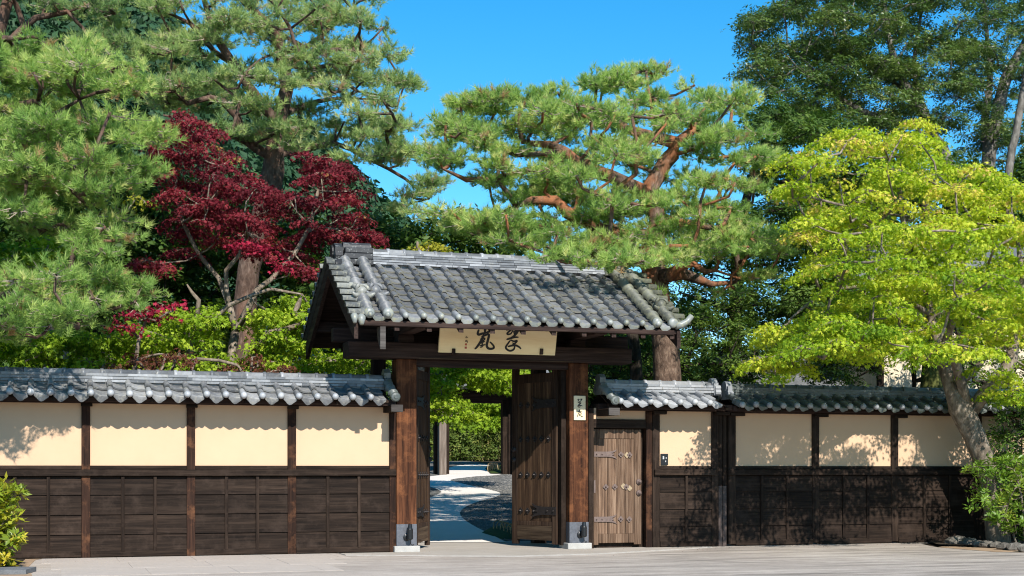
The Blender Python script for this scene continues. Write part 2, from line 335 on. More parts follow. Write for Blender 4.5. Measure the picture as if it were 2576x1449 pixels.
# ------------------------------------------------------------------ mesh helpers
WL = {}
class MB:
    def __init__(s): s.v = []; s.f = []
    def add(s, vs, fs):
        o = len(s.v); s.v += [tuple(p) for p in vs]; s.f += [tuple(i + o for i in f) for f in fs]; return s
    def box(s, x0, x1, y0, y1, z0, z1, ch=0.0):
        if ch <= 0:
            return s.add([(x0, y0, z0), (x1, y0, z0), (x1, y1, z0), (x0, y1, z0), (x0, y0, z1), (x1, y0, z1), (x1, y1, z1), (x0, y1, z1)],
                  [(3, 2, 1, 0), (4, 5, 6, 7), (0, 1, 5, 4), (1, 2, 6, 5), (2, 3, 7, 6), (3, 0, 4, 7)])
        # chamfer all edges by intersecting: 24 vertices
        c = ch; X = (x0, x1); Y = (y0, y1); Z = (z0, z1); vs = []; ix = {}
        for i in (0, 1):
            for j in (0, 1):
                for k in (0, 1):
                    sx = c if i == 0 else -c; sy = c if j == 0 else -c; sz = c if k == 0 else -c
                    ix[i, j, k, 'x'] = len(vs); vs.append((X[i], Y[j] + sy, Z[k] + sz))
                    ix[i, j, k, 'y'] = len(vs); vs.append((X[i] + sx, Y[j], Z[k] + sz))
                    ix[i, j, k, 'z'] = len(vs); vs.append((X[i] + sx, Y[j] + sy, Z[k]))
        fs = []
        g = lambda i, j, k, a: ix[i, j, k, a]
        for i in (0, 1):
            q = [g(i, 0, 0, 'x'), g(i, 1, 0, 'x'), g(i, 1, 1, 'x'), g(i, 0, 1, 'x')]; fs.append(q if i else q[::-1])
            q = [g(0, i, 0, 'y'), g(0, i, 1, 'y'), g(1, i, 1, 'y'), g(1, i, 0, 'y')]; fs.append(q if i else q[::-1])
            q = [g(0, 0, i, 'z'), g(1, 0, i, 'z'), g(1, 1, i, 'z'), g(0, 1, i, 'z')]; fs.append(q if i else q[::-1])
        for a in (0, 1):
            for b in (0, 1):
                fs.append([g(a, b, 0, 'x'), g(a, b, 1, 'x'), g(a, b, 1, 'y'), g(a, b, 0, 'y')])
                fs.append([g(a, 0, b, 'x'), g(a, 1, b, 'x'), g(a, 1, b, 'z'), g(a, 0, b, 'z')])
                fs.append([g(0, a, b, 'y'), g(1, a, b, 'y'), g(1, a, b, 'z'), g(0, a, b, 'z')])
        for i in (0, 1):
            for j in (0, 1):
                for k in (0, 1): fs.append([g(i, j, k, 'x'), g(i, j, k, 'y'), g(i, j, k, 'z')])
        return s.add(vs, fs)
    def tube(s, pts, rad, n=8, cap=True, wob=0.0):
        pts = [Vector(p) for p in pts]; k = len(pts); vs = []; fs = []
        ref = None
        for i, p in enumerate(pts):
            t = (pts[min(i + 1, k - 1)] - pts[max(i - 1, 0)])
            if t.length < 1e-9: t = Vector((0, 0, 1))
            t.normalize()
            if ref is None: ref = t.orthogonal().normalized()
            ref = (ref - t * ref.dot(t))
            ref = ref.normalized() if ref.length > 1e-6 else t.orthogonal().normalized()
            bi = t.cross(ref)
            r = rad[i] if hasattr(rad, '__len__') else rad
            for j in range(n):
                a = 2 * math.pi * j / n
                rr = r * (1 + (random.uniform(-wob, wob) if wob else 0))
                vs.append(p + (ref * math.cos(a) + bi * math.sin(a)) * rr)
        for i in range(k - 1):
            for j in range(n):
                a = i * n + j; b = i * n + (j + 1) % n
                fs.append((a, b, b + n, a + n))
        if cap: fs.append(tuple(range(n))[::-1]); fs.append(tuple((k - 1) * n + j for j in range(n)))
        return s.add(vs, fs)
    def lathe(s, prof, n=10, c=(0, 0, 0), axis='z'):
        vs = []; fs = []
        for r, h in prof:
            for j in range(n):
                a = 2 * math.pi * j / n; x, y = r * math.cos(a), r * math.sin(a)
                p = {'z': (x, y, h), 'y': (x, h, y), 'x': (h, x, y)}[axis]
                vs.append((p[0] + c[0], p[1] + c[1], p[2] + c[2]))
        k = len(prof)
        for i in range(k - 1):
            for j in range(n):
                a = i * n + j; b = i * n + (j + 1) % n; fs.append((a, b, b + n, a + n))
        fs.append(tuple(range(n))[::-1]); fs.append(tuple((k - 1) * n + j for j in range(n)))
        return s.add(vs, fs)
    def prism(s, outline, d0, d1, axis='x'):
        n = len(outline); vs = []
        for d in (d0, d1):
            for a, b in outline:
                vs.append({'x': (d, a, b), 'y': (a, d, b), 'z': (a, b, d)}[axis])
        fs = [tuple(range(n))[::-1], tuple(range(n, 2 * n))]
        fs += [(i, (i + 1) % n, n + (i + 1) % n, n + i) for i in range(n)]
        return s.add(vs, fs)
    def mesh(s, name, mat, c=(0, 0, 0), smooth=False):
        me = bpy.data.meshes.new(name)
        me.from_pydata([(v[0] - c[0], v[1] - c[1], v[2] - c[2]) for v in s.v], [], s.f)
        for m in (mat if isinstance(mat, (list, tuple)) else [mat]): me.materials.append(m)
        if smooth: me.polygons.foreach_set('use_smooth', [True] * len(me.polygons))
        me.update(); return me
    def build(s, name, mat, parent=None, local=False, smooth=False, origin=None):
        a = np.array(s.v); c = Vector(((a.min(0) + a.max(0)) / 2).tolist()) if origin is None else Vector(origin)
        me = s.mesh(name, mat, c, smooth)
        o = bpy.data.objects.new(name, me); COL.objects.link(o)
        place(o, c, parent, local); return o
def fix_normals(me):
    import bmesh
    bm = bmesh.new(); bm.from_mesh(me); bmesh.ops.recalc_face_normals(bm, faces=bm.faces); bm.to_mesh(me); bm.free()
def place(o, c, parent=None, local=False):
    c = Vector(c)
    if parent is None: o.location = c; WL[o.name] = c; return
    o.parent = parent
    if local: o.location = c; WL[o.name] = WL[parent.name] + c
    else: o.location = c - WL[parent.name]; WL[o.name] = c
def inst(name, me, c, parent, rot=None, scale=None, local=False):
    o = bpy.data.objects.new(name, me); COL.objects.link(o); place(o, c, parent, local)
    if rot is not None: o.rotation_euler = rot
    if scale is not None: o.scale = scale
    return o
def thing(name, label, cat, loc, group=None):
    o = bpy.data.objects.new(name, None); COL.objects.link(o); o.empty_display_size = 0.2
    place(o, loc); o['label'] = label; o['category'] = cat
    if group: o['group'] = group
    return o
def tag(o, label=None, cat=None, group=None, kind=None):
    for k, v in (('label', label), ('category', cat), ('group', group), ('kind', kind)):
        if v: o[k] = v
    return o
def sheet(name, pts, mat, kind='structure', parent=None):
    mb = MB(); mb.add(pts, [tuple(range(len(pts)))])
    o = mb.build(name, mat, parent)
    import bmesh
    bm = bmesh.new(); bm.from_mesh(o.data)
    bmesh.ops.triangulate(bm, faces=bm.faces); 
    for f in bm.faces:
        if f.normal.z < 0: f.normal_flip()
    bm.to_mesh(o.data); bm.free()
    if kind: o['kind'] = kind
    return o
U = random.uniform

# ------------------------------------------------------------------ ground
def build_ground():
    xs = [-600, -120, -40, -15, -8, 0, 8, 15, 25, 45, 120, 600]
    ys = [-400, -60, -25, -10, 0, SL0, 10, 20, 30, 44.1, 80, 200, 700]
    mb = MB()
    mb.add([(x, y, ground_z(y) - 0.012) for y in ys for x in xs],
           [(j * len(xs) + i, j * len(xs) + i + 1, (j + 1) * len(xs) + i + 1, (j + 1) * len(xs) + i) for j in range(len(ys) - 1) for i in range(len(xs) - 1)])
    o = mb.build('ground', M['soil'], origin=(0, 0, 0)); o['kind'] = 'structure'
    # road in front of the walls
    a = on_ground(150, 1449); bq = on_ground(115, 1405)
    L = [(-7.0, 0.4), (-7.28, -0.35), (-7.36, -1.9), (-7.3, -3.4), (-7.25, -6.0), (-60, -12), (-60, -60), (60, -60), (60, -12), (11.0, -4.6), (8.2, -3.9), (7.0, -2.95), (6.95, -1.5), (7.3, -0.5), (9.0, 0.4)]
    o = sheet('road', [(x, y, 0.0) for x, y in L], M['road'])
    L = [(-7.0, 0.4), (-9, 0.4), (-9, -6), (-7.25, -6.0), (-7.3, -3.4), (-7.36, -1.9), (-7.28, -0.35)]
    sheet('sandy_verge', [(x, y, 0.003) for x, y in L], M['sand'])
    L = [(6.95, -1.5), (7.0, -2.95), (8.2, -3.9), (11.0, -4.6), (14, -5), (14, -2.6), (9.5, -2.3), (7.9, -2.1), (7.35, -1.2)]
    sheet('sandy_strip', [(x, y, 0.004) for x, y in L], M['sand'])
    # concrete apron under the gate
    E = [on_ground(px, py) for px, py in ((836, 1388.5), (868, 1397), (1100, 1399), (1300, 1400), (1500, 1394), (1700, 1383), (1790, 1377))]
    L = [(p.x, p.y, 0.004) for p in E] + [(3.6, 0.3, 0.004), (2.6, 0.9, 0.004), (1.25, 0.9, 0.004), (1.2, 2.6, 0.004), (-1.9, 2.6, 0.004), (-1.9, 0.3, 0.004), (-3.0, 0.2, 0.004)]
    sheet('gate_apron', L, M['apron'])
    mb = MB(); n = len(E)
    for i in range(n - 1):
        p, q = E[i], E[i + 1]
        mb.add([(p.x, p.y - 0.07, 0.0), (q.x, q.y - 0.07, 0.0), (q.x, q.y, 0.012), (p.x, p.y, 0.012), (p.x, p.y + 0.03, 0.006), (q.x, q.y + 0.03, 0.006)], [(0, 1, 2, 3), (3, 2, 5, 4)])
    o = mb.build('apron_edge', M['apron_edge']); o['kind'] = 'structure'
    # paving slabs with open joints at the foot of the wall
    pv = bpy.data.objects.new('pavement', None); COL.objects.link(pv); place(pv, (-4.5, -1.5, 0)); pv['kind'] = 'structure'
    x = -7.0; k = 0
    rows = [(-0.13, -1.28), (-1.29, -2.5), (-2.51, -3.8)]
    for j, (ya, yb) in enumerate(rows):
        xx = -7.2 + 0.12 * j
        while xx < -2.95 - 0.35 * j:
            w = 1.05 + U(-0.03, 0.03); xe = min(xx + w, -2.9 - 0.3 * j)
            sk = 0.14
            mb = MB(); g = 0.0022
            t = 0.003 + U(0, 0.001)
            pts = [(xx + g + sk * (0.1 - ya) * 0, ya, t), (xe - g, ya, t), (xe - g, yb, t), (xx + g, yb, t)]
            lo = [(p[0], p[1], -0.02) for p in pts]
            mb.add(pts + lo, [(3, 2, 1, 0), (0, 1, 5, 4), (1, 2, 6, 5), (2, 3, 7, 6), (3, 0, 4, 7)])
            mb.build('paving_slab', M['road_slab'], pv)
            xx += w
    # garden path, gravel, moss
    Z = lambda zx, zy: on_ground(1067.1 + zx * 0.18094, 1104.5 + zy * 0.18094)
    right = [(1150, 1445), (860, 1300), (740, 1240), (650, 1190), (580, 1145), (535, 1105), (505, 1065), (497, 1035), (510, 1005), (535, 980), (580, 945), (620, 925), (700, 892), (800, 860), (900, 838), (990, 815), (1045, 790), (1062, 768), (1045, 748), (1010, 735), (870, 700), (600, 640), (440, 600), (375, 585), (360, 575), (385, 566), (440, 555), (700, 525), (1000, 508), (1075, 495), (915, 488), (880, 450), (845, 415), (880, 385), (940, 358)]
    left = [(700, 352), (480, 368), (380, 392), (320, 415), (340, 470), (350, 492), (90, 522), (-120, 560), (-160, 620), (-60, 660), (100, 678), (160, 692), (245, 742), (180, 775), (100, 812), (-40, 860), (-120, 1000), (-160, 1445)]
    P3 = [Z(*q) for q in right + left]
    sheet('path', [(p.x, p.y, ground_z(max(p.y, SL0)) + 0.012) for p in P3], M['path'])
    gr = [(0.6, 2.7), (9, 2.7), (9, 40), (-4, 40), (-4, 6), (-2.2, 2.7)]
    sheet('gravel_bed', [(x, y, ground_z(y) + 0.002) for x, y in gr], M['gravel'])
    # loose stones on the gravel, right of the path
    mb = MB()
    poly = [(q[0], q[1]) for q in right]
    k = 0
    while k < 2600:
        zx, zy = U(300, 1330), U(500, 1420)
        # right of the path edge?
        inside = True
        for (ax, ay), (bx, by) in zip(right[:-1], right[1:]):
            if min(ay, by) <= zy <= max(ay, by) and ay != by:
                ex = ax + (bx - ax) * (zy - ay) / (by - ay)
                if zx < ex + 6 and not (zy < 735 and False): inside = False
        if not inside: k += 0.2; continue
        p = Z(zx, zy); r = U(0.012, 0.03) * (1 + 0.02 * p.y)
        vs = []
        for (dx, dy, dz) in ((1, 0, 0), (0, 1, 0), (-1, 0, 0), (0, -1, 0), (0, 0, 0.7)):
            vs.append((p.x + dx * r * U(.7, 1.3), p.y + dy * r * U(.7, 1.3), p.z + 0.004 + dz * r))
        mb.add(vs, [(0, 1, 4), (1, 2, 4), (2, 3, 4), (3, 0, 4)]); k += 1
    o = mb.build('loose_gravel', M['pebble']); o['kind'] = 'stuff'; o['label'] = 'loose dark gravel beside the curving garden path'
    # moss mound with bamboo hoops
    for spots, nm in (([(800, 1310), (900, 1250), (1100, 1225), (1330, 1215), (1500, 1300), (1330, 1400), (1120, 1400), (950, 1370)], 'near'), ([(860, 415), (930, 372), (1080, 372), (1080, 480), (930, 484)], 'far')):
        pts = [Z(*q) for q in spots]; c = sum(pts, Vector()) / len(pts)
        mb = MB(); vs = []; n = len(pts)
        for s, h in ((1.0, 0.01), (0.8, 0.05), (0.4, 0.08)):
            vs += [c + (p - c) * s + Vector((0, 0, h + U(0, 0.01))) for p in pts]
        vs.append(c + Vector((0, 0, 0.09)))
        fs = []
        for r_ in range(2):
            fs += [(r_ * n + i, r_ * n + (i + 1) % n, (r_ + 1) * n + (i + 1) % n, (r_ + 1) * n + i) for i in range(n)]
        fs += [(2 * n + i, 2 * n + (i + 1) % n, 3 * n) for i in range(n)]
        mb.add(vs, fs); o = mb.build('moss_bed', M['moss'], smooth=True); fix_normals(o.data); o['kind'] = 'structure'
    return Z
vslab = None
M['road_slab'] = speckle('pale paving slab', [(0.3, (0.50, 0.43, 0.365)), (0.7, (0.625, 0.545, 0.47))], sc=(0.5, 5, 1), s1=2.2, s2=34, bmp=0.6)
ZP = build_ground()

# ------------------------------------------------------------------ roof tiles
def tile_profile(w, hump=0.042, sag=0.03):
    pts = [(-hump - 0.002, -0.045)]
    for k in range(7):
        a = math.pi * (1 - k / 6); pts.append((hump * math.cos(a), hump * 1.05 * math.sin(a) ** 0.8 if 0 < k < 6 else 0.0))
    for k in range(1, 6):
        u = k / 6; pts.append((hump + (w - 2 * hump) * u, -0.030 * u ** 1.3 - sag * 0.5 * math.sin(math.pi * u)))
    pts.append((w - hump + 0.014, -0.03))
    return pts
def tile_mesh(name, w, L, mat, t=0.016, lift=0.036, hump=0.042, sag=0.034):
    pr = tile_profile(w, hump, sag); n = len(pr); vs = []
    for x, z in pr: vs.append((x, 0.03, z - 0.004))
    for x, z in pr: vs.append((x, -L, z + lift))
    for x, z in pr: vs.append((x, -L + 0.004, z + lift - t - 0.012))
    fs = [(i, n + i, n + i + 1, i + 1) for i in range(n - 1)] + [(n + i, 2 * n + i, 2 * n + i + 1, n + i + 1) for i in range(n - 1)]
    mb = MB(); mb.add(vs, fs); me = mb.mesh(name, mat if isinstance(mat, list) else [mat])
    if isinstance(mat, list):
        for i, p in enumerate(me.polygons):
            if i >= n - 1: p.material_index = 1
    return me
def eave_mesh(name, w, L, mats, lift=0.036, hump=0.042, sag=0.034, drop=0.06, ball=0.050):
    pr = tile_profile(w, hump, sag); n = len(pr); vs = []
    for x, z in pr: vs.append((x, 0.03, z - 0.004))
    for x, z in pr: vs.append((x, -L, z + lift))
    for x, z in pr: vs.append((x, -L - 0.006, z + lift - 0.008))
    for x, z in pr:
        u = (x - hump) / (w - 2 * hump)
        dr = drop * (0.55 + 0.75 * math.sin(math.pi * min(1, max(0, u))) ** 1.5) if 0 <= u <= 1 else 0.03
        vs.append((x, -L - 0.002, z + lift - dr - 0.012))
    fs = []
    for r_ in range(3): fs += [(r_ * n + i, (r_ + 1) * n + i, (r_ + 1) * n + i + 1, r_ * n + i + 1) for i in range(n - 1)]
    mb = MB(); mb.add(vs, fs)
    me0 = len(mb.f)
    # rounded end cap under the hump
    prof = [(ball * 0.98, 0.0), (ball, -0.02), (ball * 0.86, -0.045), (ball * 0.5, -0.062), (ball * 0.12, -0.068)]
    mb.lathe([(r_, h - L + 0.012) for r_, h in prof], 10, (0, 0, lift + 0.006), 'y')
    me = mb.mesh(name, mats)
    me.polygons.foreach_set('use_smooth', [True] * len(me.polygons))
    for i, p in enumerate(me.polygons):
        if i >= me0: p.material_index = min(2, len(mats) - 1)
        elif i >= (n - 1) * 2: p.material_index = 1
    me.update(); return me

def roof_rows(parent, x_list, y_e, z_e, alpha, L, rows, me_tile, me_eave, jit=1.0, name='roof_tile'):
    ca, sa = math.cos(alpha), math.sin(alpha)
    for x in x_list:
        for r_ in range(rows):
            d = (r_ + 1) * L                      # distance of the tile's top from the eave line, along the slope
            me = me_eave if r_ == 0 else me_tile
            c = (x + U(-1, 1) * 0.004 * jit, y_e + d * ca, z_e + d * sa + U(-1, 1) * 0.003 * jit)
            inst('eave_tile' if r_ == 0 else name, me, c, parent, (alpha + R(U(-0.8, 0.8)) * jit, R(U(-1.2, 1.2)) * jit, R(U(-0.7, 0.7)) * jit))

def roll_mesh(name, r, L, mat):
    # half round cover tile lying along -y, with a raised collar at its upper end
    n = 9; vs = []; fs = []
    rings = [(0.0, r * 1.24), (-0.05, r * 1.26), (-0.055, r), (-L, r * 0.93), (-L, r * 0.7)]
    for y, rr in rings:
        for k in range(n):
            a = math.pi * (1.12 - 1.24 * k / (n - 1)); vs.append((rr * math.cos(a), y, rr * math.sin(a)))
    for i in range(len(rings) - 1): fs += [(i * n + k, (i + 1) * n + k, (i + 1) * n + k + 1, i * n + k + 1) for k in range(n - 1)]
    fs.append(tuple(range(n))[::-1])
    mb = MB(); mb.add(vs, fs); return mb.mesh(name, mat, smooth=True)
def cap_mesh(name, r, L, mat):
    # ridge cap lying along x with a collar
    n = 9; vs = []; fs = []
    rings = [(0.0, r * 0.8), (0.0, r * 1.16), (0.045, r * 1.18), (0.05, r), (L, r), (L, r * 0.8)]
    for x, rr in rings:
        for k in range(n):
            a = math.pi * (1.08 - 1.16 * k / (n - 1)); vs.append((x, rr * math.cos(a), rr * 0.95 * math.sin(a)))
    for i in range(len(rings) - 1): fs += [(i * n + k, i * n + k + 1, (i + 1) * n + k + 1, (i + 1) * n + k) for k in range(n - 1)]
    mb = MB(); mb.add(vs, fs); return mb.mesh(name, mat, smooth=True)

# ------------------------------------------------------------------ walls
POST_F, PLAS_F, PLANK_F = -0.125, -0.085, -0.10      # depths of the front faces
def wall_roof(root, x0, x1, pitch, phase, mats, ncourse=3, drop=0.078):
    """tiled coping with ridge along x; eave at y=-0.6"""
    T, TE, NO, TL = mats
    alpha = math.atan2(0.21, 0.46)
    L = 0.265
    ye, ze = -0.60, 2.355
    mb = MB()
    # boarded deck under the tiles, front and back
    mb.add([(x0, ye + 0.14, ze - 0.036), (x1, ye + 0.14, ze - 0.036), (x1, 0, ze + 0.175), (x0, 0, ze + 0.175),
            (x0, ye + 0.14, ze - 0.011), (x1, ye + 0.14, ze - 0.011), (x1, 0, ze + 0.20), (x0, 0, ze + 0.20),
            (x0, -ye - 0.14, ze - 0.036), (x1, -ye - 0.14, ze - 0.036), (x0, -ye - 0.14, ze - 0.011), (x1, -ye - 0.14, ze - 0.011)],
           [(0, 1, 2, 3), (4, 7, 6, 5), (0, 4, 5, 1), (3, 2, 9, 8), (7, 10, 11, 6), (8, 9, 11, 10), (0, 3, 7, 4), (3, 8, 10, 7), (1, 5, 6, 2), (2, 6, 11, 9)])
    roof = mb.build('roof', M['dark_x'], root)
    me_t = tile_mesh('roof_tile', pitch, L, T); me_e = eave_mesh('eave_tile', pitch, L, [T, TL, TE], drop=drop, ball=0.052)
    k0 = math.ceil((x0 - phase) / pitch); xs = []
    k = k0
    while phase + k * pitch + pitch * 0.8 < x1: xs.append(phase + k * pitch); k += 1
    roof_rows(roof, xs, ye, ze, alpha, L, 2, me_t, me_e)
    # the rear slope: same tiles, joined, not seen from the street
    mb = MB(); pr = tile_profile(pitch)
    for x in xs:
        n = len(pr); vs = [(x + a, 0.1, b + ze + 0.22) for a, b in pr] + [(x + a, -ye, b + ze) for a, b in pr] + [(x + a, -ye, b + ze - 0.04) for a, b in pr]
        mb.add(vs, [(i, i + 1, n + i + 1, n + i) for i in range(n - 1)] + [(n + i, n + i + 1, 2 * n + i + 1, 2 * n + i) for i in range(n - 1)])
    o = mb.build('rear_tiles', T, roof); o['kind'] = 'stuff'
    # flat ridge tiles, laid in courses
    zb = ze + 0.215
    h = 0.138 / ncourse
    mb = MB(); mb.box(x0, x1, -0.095, 0.095, zb - 0.03, zb + 0.135); mb.build('ridge_core', M['plaster_grey'], roof)
    for c in range(ncourse):
        x = x0 - U(0, 0.15); d = 0.135 - 0.012 * c
        while x < x1:
            w = 0.29 + U(-0.01, 0.01); a, b = max(x, x0) + 0.002, min(x + w, x1) - 0.002
            if b - a > 0.03:
                mb = MB(); j = U(0, 0.006)
                mb.box(a, b, -d - j, d + j, zb + c * h + 0.006, zb + (c + 1) * h - 0.004)
                mb.build('ridge_tile', NO, roof)
            x += w
    me_c = cap_mesh('ridge_cap', 0.066, 0.265, NO)
    x = x0
    while x < x1 - 0.1:
        inst('ridge_cap', me_c, (x, 0, zb + 0.138 + U(0, 0.004)), roof, (0, 0, R(U(-0.6, 0.6))), (min(1, (x1 - x) / 0.265), 1, 1))
        x += 0.265
    return roof
M['plaster_grey'] = plain('grey bedding mortar', (0.36, 0.36, 0.35), 0.9)

def rafters(root, x0, x1, step, ya, yb, za, zb, sz=0.05):
    x = x0
    while x < x1:
        mb = MB()
        mb.add([(x - sz / 2, ya, za - sz), (x + sz / 2, ya, za - sz), (x + sz / 2, ya, za), (x - sz / 2, ya, za),
                (x - sz / 2, yb, zb - sz), (x + sz / 2, yb, zb - sz), (x + sz / 2, yb, zb), (x - sz / 2, yb, zb)],
               [(0, 1, 2, 3), (5, 4, 7, 6), (0, 4, 5, 1), (3, 2, 6, 7), (0, 3, 7, 4), (1, 5, 6, 2)])
        mb.build('rafter', M['dark_y'], root); x += step

ZL = [1.185, 0.935, 0.645, 0.355, 0.105]
def bay(root, xa, xb, nbat, zt, pl=True):
    """one bay between two posts: plaster above, rail, four lap boards and battens, sill"""
    mb = MB(); mb.box(xa - 0.02, xb + 0.02, PLAS_F, 0.085, 1.33, zt + 0.06); mb.build('plaster_panel', M['plaster'], root)
    mb = MB(); mb.box(xa + 0.001, xb - 0.001, PLAS_F - 0.025, 0.08, 1.30, 1.352, 0.004); mb.build('trim_strip', M['dark_x'], root)
    for k in range(4):
        za, zb = ZL[k + 1], ZL[k]
        mb = MB(); t = 0.022
        a, b = xa + 0.002, xb - 0.002
        f0 = -0.098 - U(0, 0.002)
        mb.add([(a, f0 - t, za - 0.012), (b, f0 - t, za - 0.012), (b, f0, zb), (a, f0, zb), (a, f0 + 0.02, za - 0.012), (b, f0 + 0.02, za - 0.012), (b, f0 + 0.02, zb), (a, f0 + 0.02, zb)],
               [(0, 1, 2, 3), (0, 4, 5, 1), (3, 2, 6, 7), (5, 4, 7, 6), (0, 3, 7, 4), (1, 5, 6, 2)])
        mb.build('plank', M['dark_x'], root)
    for k in range(1, nbat + 1):
        x = xa + (xb - xa) * k / (nbat + 1)
        mb = MB(); mb.box(x - 0.024, x + 0.024, -0.142, -0.10, 0.085, 1.19, 0.004); mb.build('batten', M['dark_z'], root)
    mb = MB(); mb.box(xa + 0.001, xb - 0.001, -0.138, 0.08, 0.012, 0.10, 0.006); mb.build('sill', M['dark_x'], root)
    mb = MB(); mb.box(xa, xb, -0.06, 0.075, 0.1, 1.3); mb.build('backing_board', M['dark_x'], root)
def post(root, xa, xb, zt, mat='post', z0=0.0, f=POST_F):
    mb = MB(); mb.box(xa, xb, f, 0.12, z0, zt, 0.006); return mb.build('post', M[mat], root)

X = lambda px, y=-0.12: at(px, 1180, y).x
# --- left wall
lw = thing('garden_wall', 'long cream plaster and dark plank wall with weathered tiled coping, on the bamboo-free side left of the gate', 'wall', (-5.2, 0, 0), 'plastered garden walls')
lw['label'] = 'cream and dark plank wall with weathered tiled coping, between the yellow-green shrub and the gate'
xs_posts = [(X(205), X(227)), (X(470), X(491)), (X(724), X(745)), (X(980), X(996))]
pw = xs_posts[0][1] - xs_posts[0][0]
first = (xs_posts[0][0] - 1.5, xs_posts[0][0] - 1.5 + pw)
allp = [first] + xs_posts
for a, b in allp: post(lw, a, b, 2.28)
for (a, b), (c, d) in zip(allp[:-1], allp[1:]): bay(lw, b, c, 2, 2.26)
mb = MB(); mb.box(-8.4, X(996) - 0.001, -0.165, -0.02, 1.195, 1.295, 0.008); mb.build('rail', M['dark_x'], lw)
mb = MB(); mb.box(-8.5, -2.02, -0.19, 0.14, 2.262, 2.37, 0.008); mb.build('eave_beam', M['beam_x'], lw)
mb = MB(); mb.box(-8.5, -2.02, -0.42, -0.38, 2.275, 2.365, 0.004); mb.build('fascia', M['beam_x'], lw)
for a, b in allp[1:-1]:
    mb = MB(); mb.box(a - 0.01, b + 0.03, -0.2, -0.125, 2.215, 2.262, 0.004); mb.build('bracket', M['dark_x'], lw)
ph = at(25.8, 1000, -0.62).x
rl = wall_roof(lw, -8.5, -2.13, 0.2715, ph, (M['tile_old'], M['tile_ball'], M['noshi'], M['tile_old']))
rafters(lw, -8.4, -2.1, 0.455, -0.53, -0.1, 2.325, 2.44)

# verge at the gate end of a wall roof: rolls and a scrolled end tile
def wall_verge(root, x, side, mats, onig=True):
    alpha = math.atan2(0.21, 0.46)
    me = roll_mesh('verge_roll', 0.062, 0.2, mats)
    for k in range(3):
        d = 0.56 - 0.19 * k
        inst('verge_roll', me, (x, -0.62 + d * math.cos(alpha), 2.40 + d * math.sin(alpha)), root, (alpha, 0, 0))
    mb = MB(); mb.lathe([(0.075, 0.0), (0.078, -0.03), (0.062, -0.05), (0.03, -0.056)], 12, (x, -0.62, 2.40), 'y')
    mb.lathe([(0.035, -0.05), (0.03, -0.066)], 8, (x, -0.62, 2.40), 'y')
    mb.build('verge_end', mats, root, smooth=False)
    if onig:
        out = [(-0.15, 2.52), (-0.19, 2.62), (-0.16, 2.70), (-0.10, 2.72), (-0.11, 2.80), (-0.05, 2.86), (0.05, 2.86), (0.11, 2.80), (0.10, 2.72), (0.16, 2.70), (0.19, 2.62), (0.15, 2.52)]
        mb = MB(); mb.prism(out, x - 0.05, x + 0.05, 'x'); 
        for yy in (-0.15, 0.15): mb.lathe([(0.05, -0.06), (0.05, 0.06)], 10, (x, yy, 2.60), 'x')
        o = mb.build('ridge_end_tile', mats, root); fix_normals(o.data)
wall_verge(rl, -2.075, 1, M['tile_right'])
mb = MB(); mb.box(-2.14, -1.965, -0.63, 0.1, 2.175, 2.275, 0.008); mb.build('beam_end', M['dark_y'], lw)
mb = MB(); mb.box(-2.145, -1.96, -0.66, -0.632, 2.17, 2.28, 0.006); mb.build('beam_cap', M['grey_end'], lw)

# --- wall with the small side door, right of the gate
dw = thing('garden_wall', 'short wall with silvery coping and the low plank side door, right of the gate pillar', 'wall', (2.5, 0, 0), 'plastered garden walls')
dx0, dx1 = X(1495, -0.08), X(1615, -0.08)
mb = MB(); mb.box(X(1481), X(1494), -0.12, 0.12, 0.0, 2.3, 0.006); mb.build('door_post', M['dark_z'], dw)
post(dw, X(1625.5), X(1640.5), 2.26, 'post')
post(dw, X(1642), X(1660.5), 2.26, 'dark_z', f=-0.115)
post(dw, X(1791), X(1807.5), 2.26, 'dark_z')
mb = MB(); mb.box(X(1494), X(1625.5), -0.085, 0.08, 2.115, 2.30); mb.build('plaster_panel', M['plaster'], dw)
mb = MB(); mb.box(X(1494) + 0.001, X(1625.5) - 0.001, -0.12, 0.1, 1.97, 2.118, 0.008); mb.build('door_lintel', M['dark_x'], dw)
mb = MB(); mb.box(X(1494) + 0.001, X(1625.5) - 0.001, 0.03, 0.08, 0.0, 1.969); mb.build('door_stop', M['dark_z'], dw)
bay(dw, X(1660.5), X(1791), 1, 2.26)
mb = MB(); mb.box(X(1645), X(1800), -0.165, -0.02, 1.195, 1.295, 0.008); mb.build('rail', M['dark_x'], dw)
mb = MB(); mb.box(1.42, 3.72, -0.19, 0.14, 2.262, 2.37, 0.008); mb.build('eave_beam', M['beam_x'], dw)
mb = MB(); mb.box(1.5, 3.72, -0.42, -0.38, 2.275, 2.365, 0.004); mb.build('fascia', M['beam_x'], dw)
for a, b in ((X(1640), X(1672)), (X(1795), X(1830))):
    mb = MB(); mb.box(a, b, -0.22, -0.13, 2.205, 2.262, 0.004); mb.build('bracket', M['dark_x'], dw)
p2 = (at(1561, 1010, -0.62).x, at(1561 + 37.3 * 7, 1010, -0.62).x)
rd = wall_roof(dw, 1.50, 3.52, (p2[1] - p2[0]) / 7, p2[0], (M['tile_new'], M['tile_ball'], M['tile_new'], M['tile_new']), drop=0.05)
rafters(dw, 1.7, 3.7, 0.47, -0.53, -0.1, 2.325, 2.44)
wall_verge(rd, 1.53, 1, M['tile_right'])
mb = MB(); mb.box(1.42, 1.60, -0.63, 0.1, 2.165, 2.275, 0.008); mb.build('beam_end', M['dark_y'], dw)
mb = MB(); mb.box(1.415, 1.605, -0.66, -0.632, 2.16, 2.28, 0.006); mb.build('beam_cap', M['grey_end'], dw)
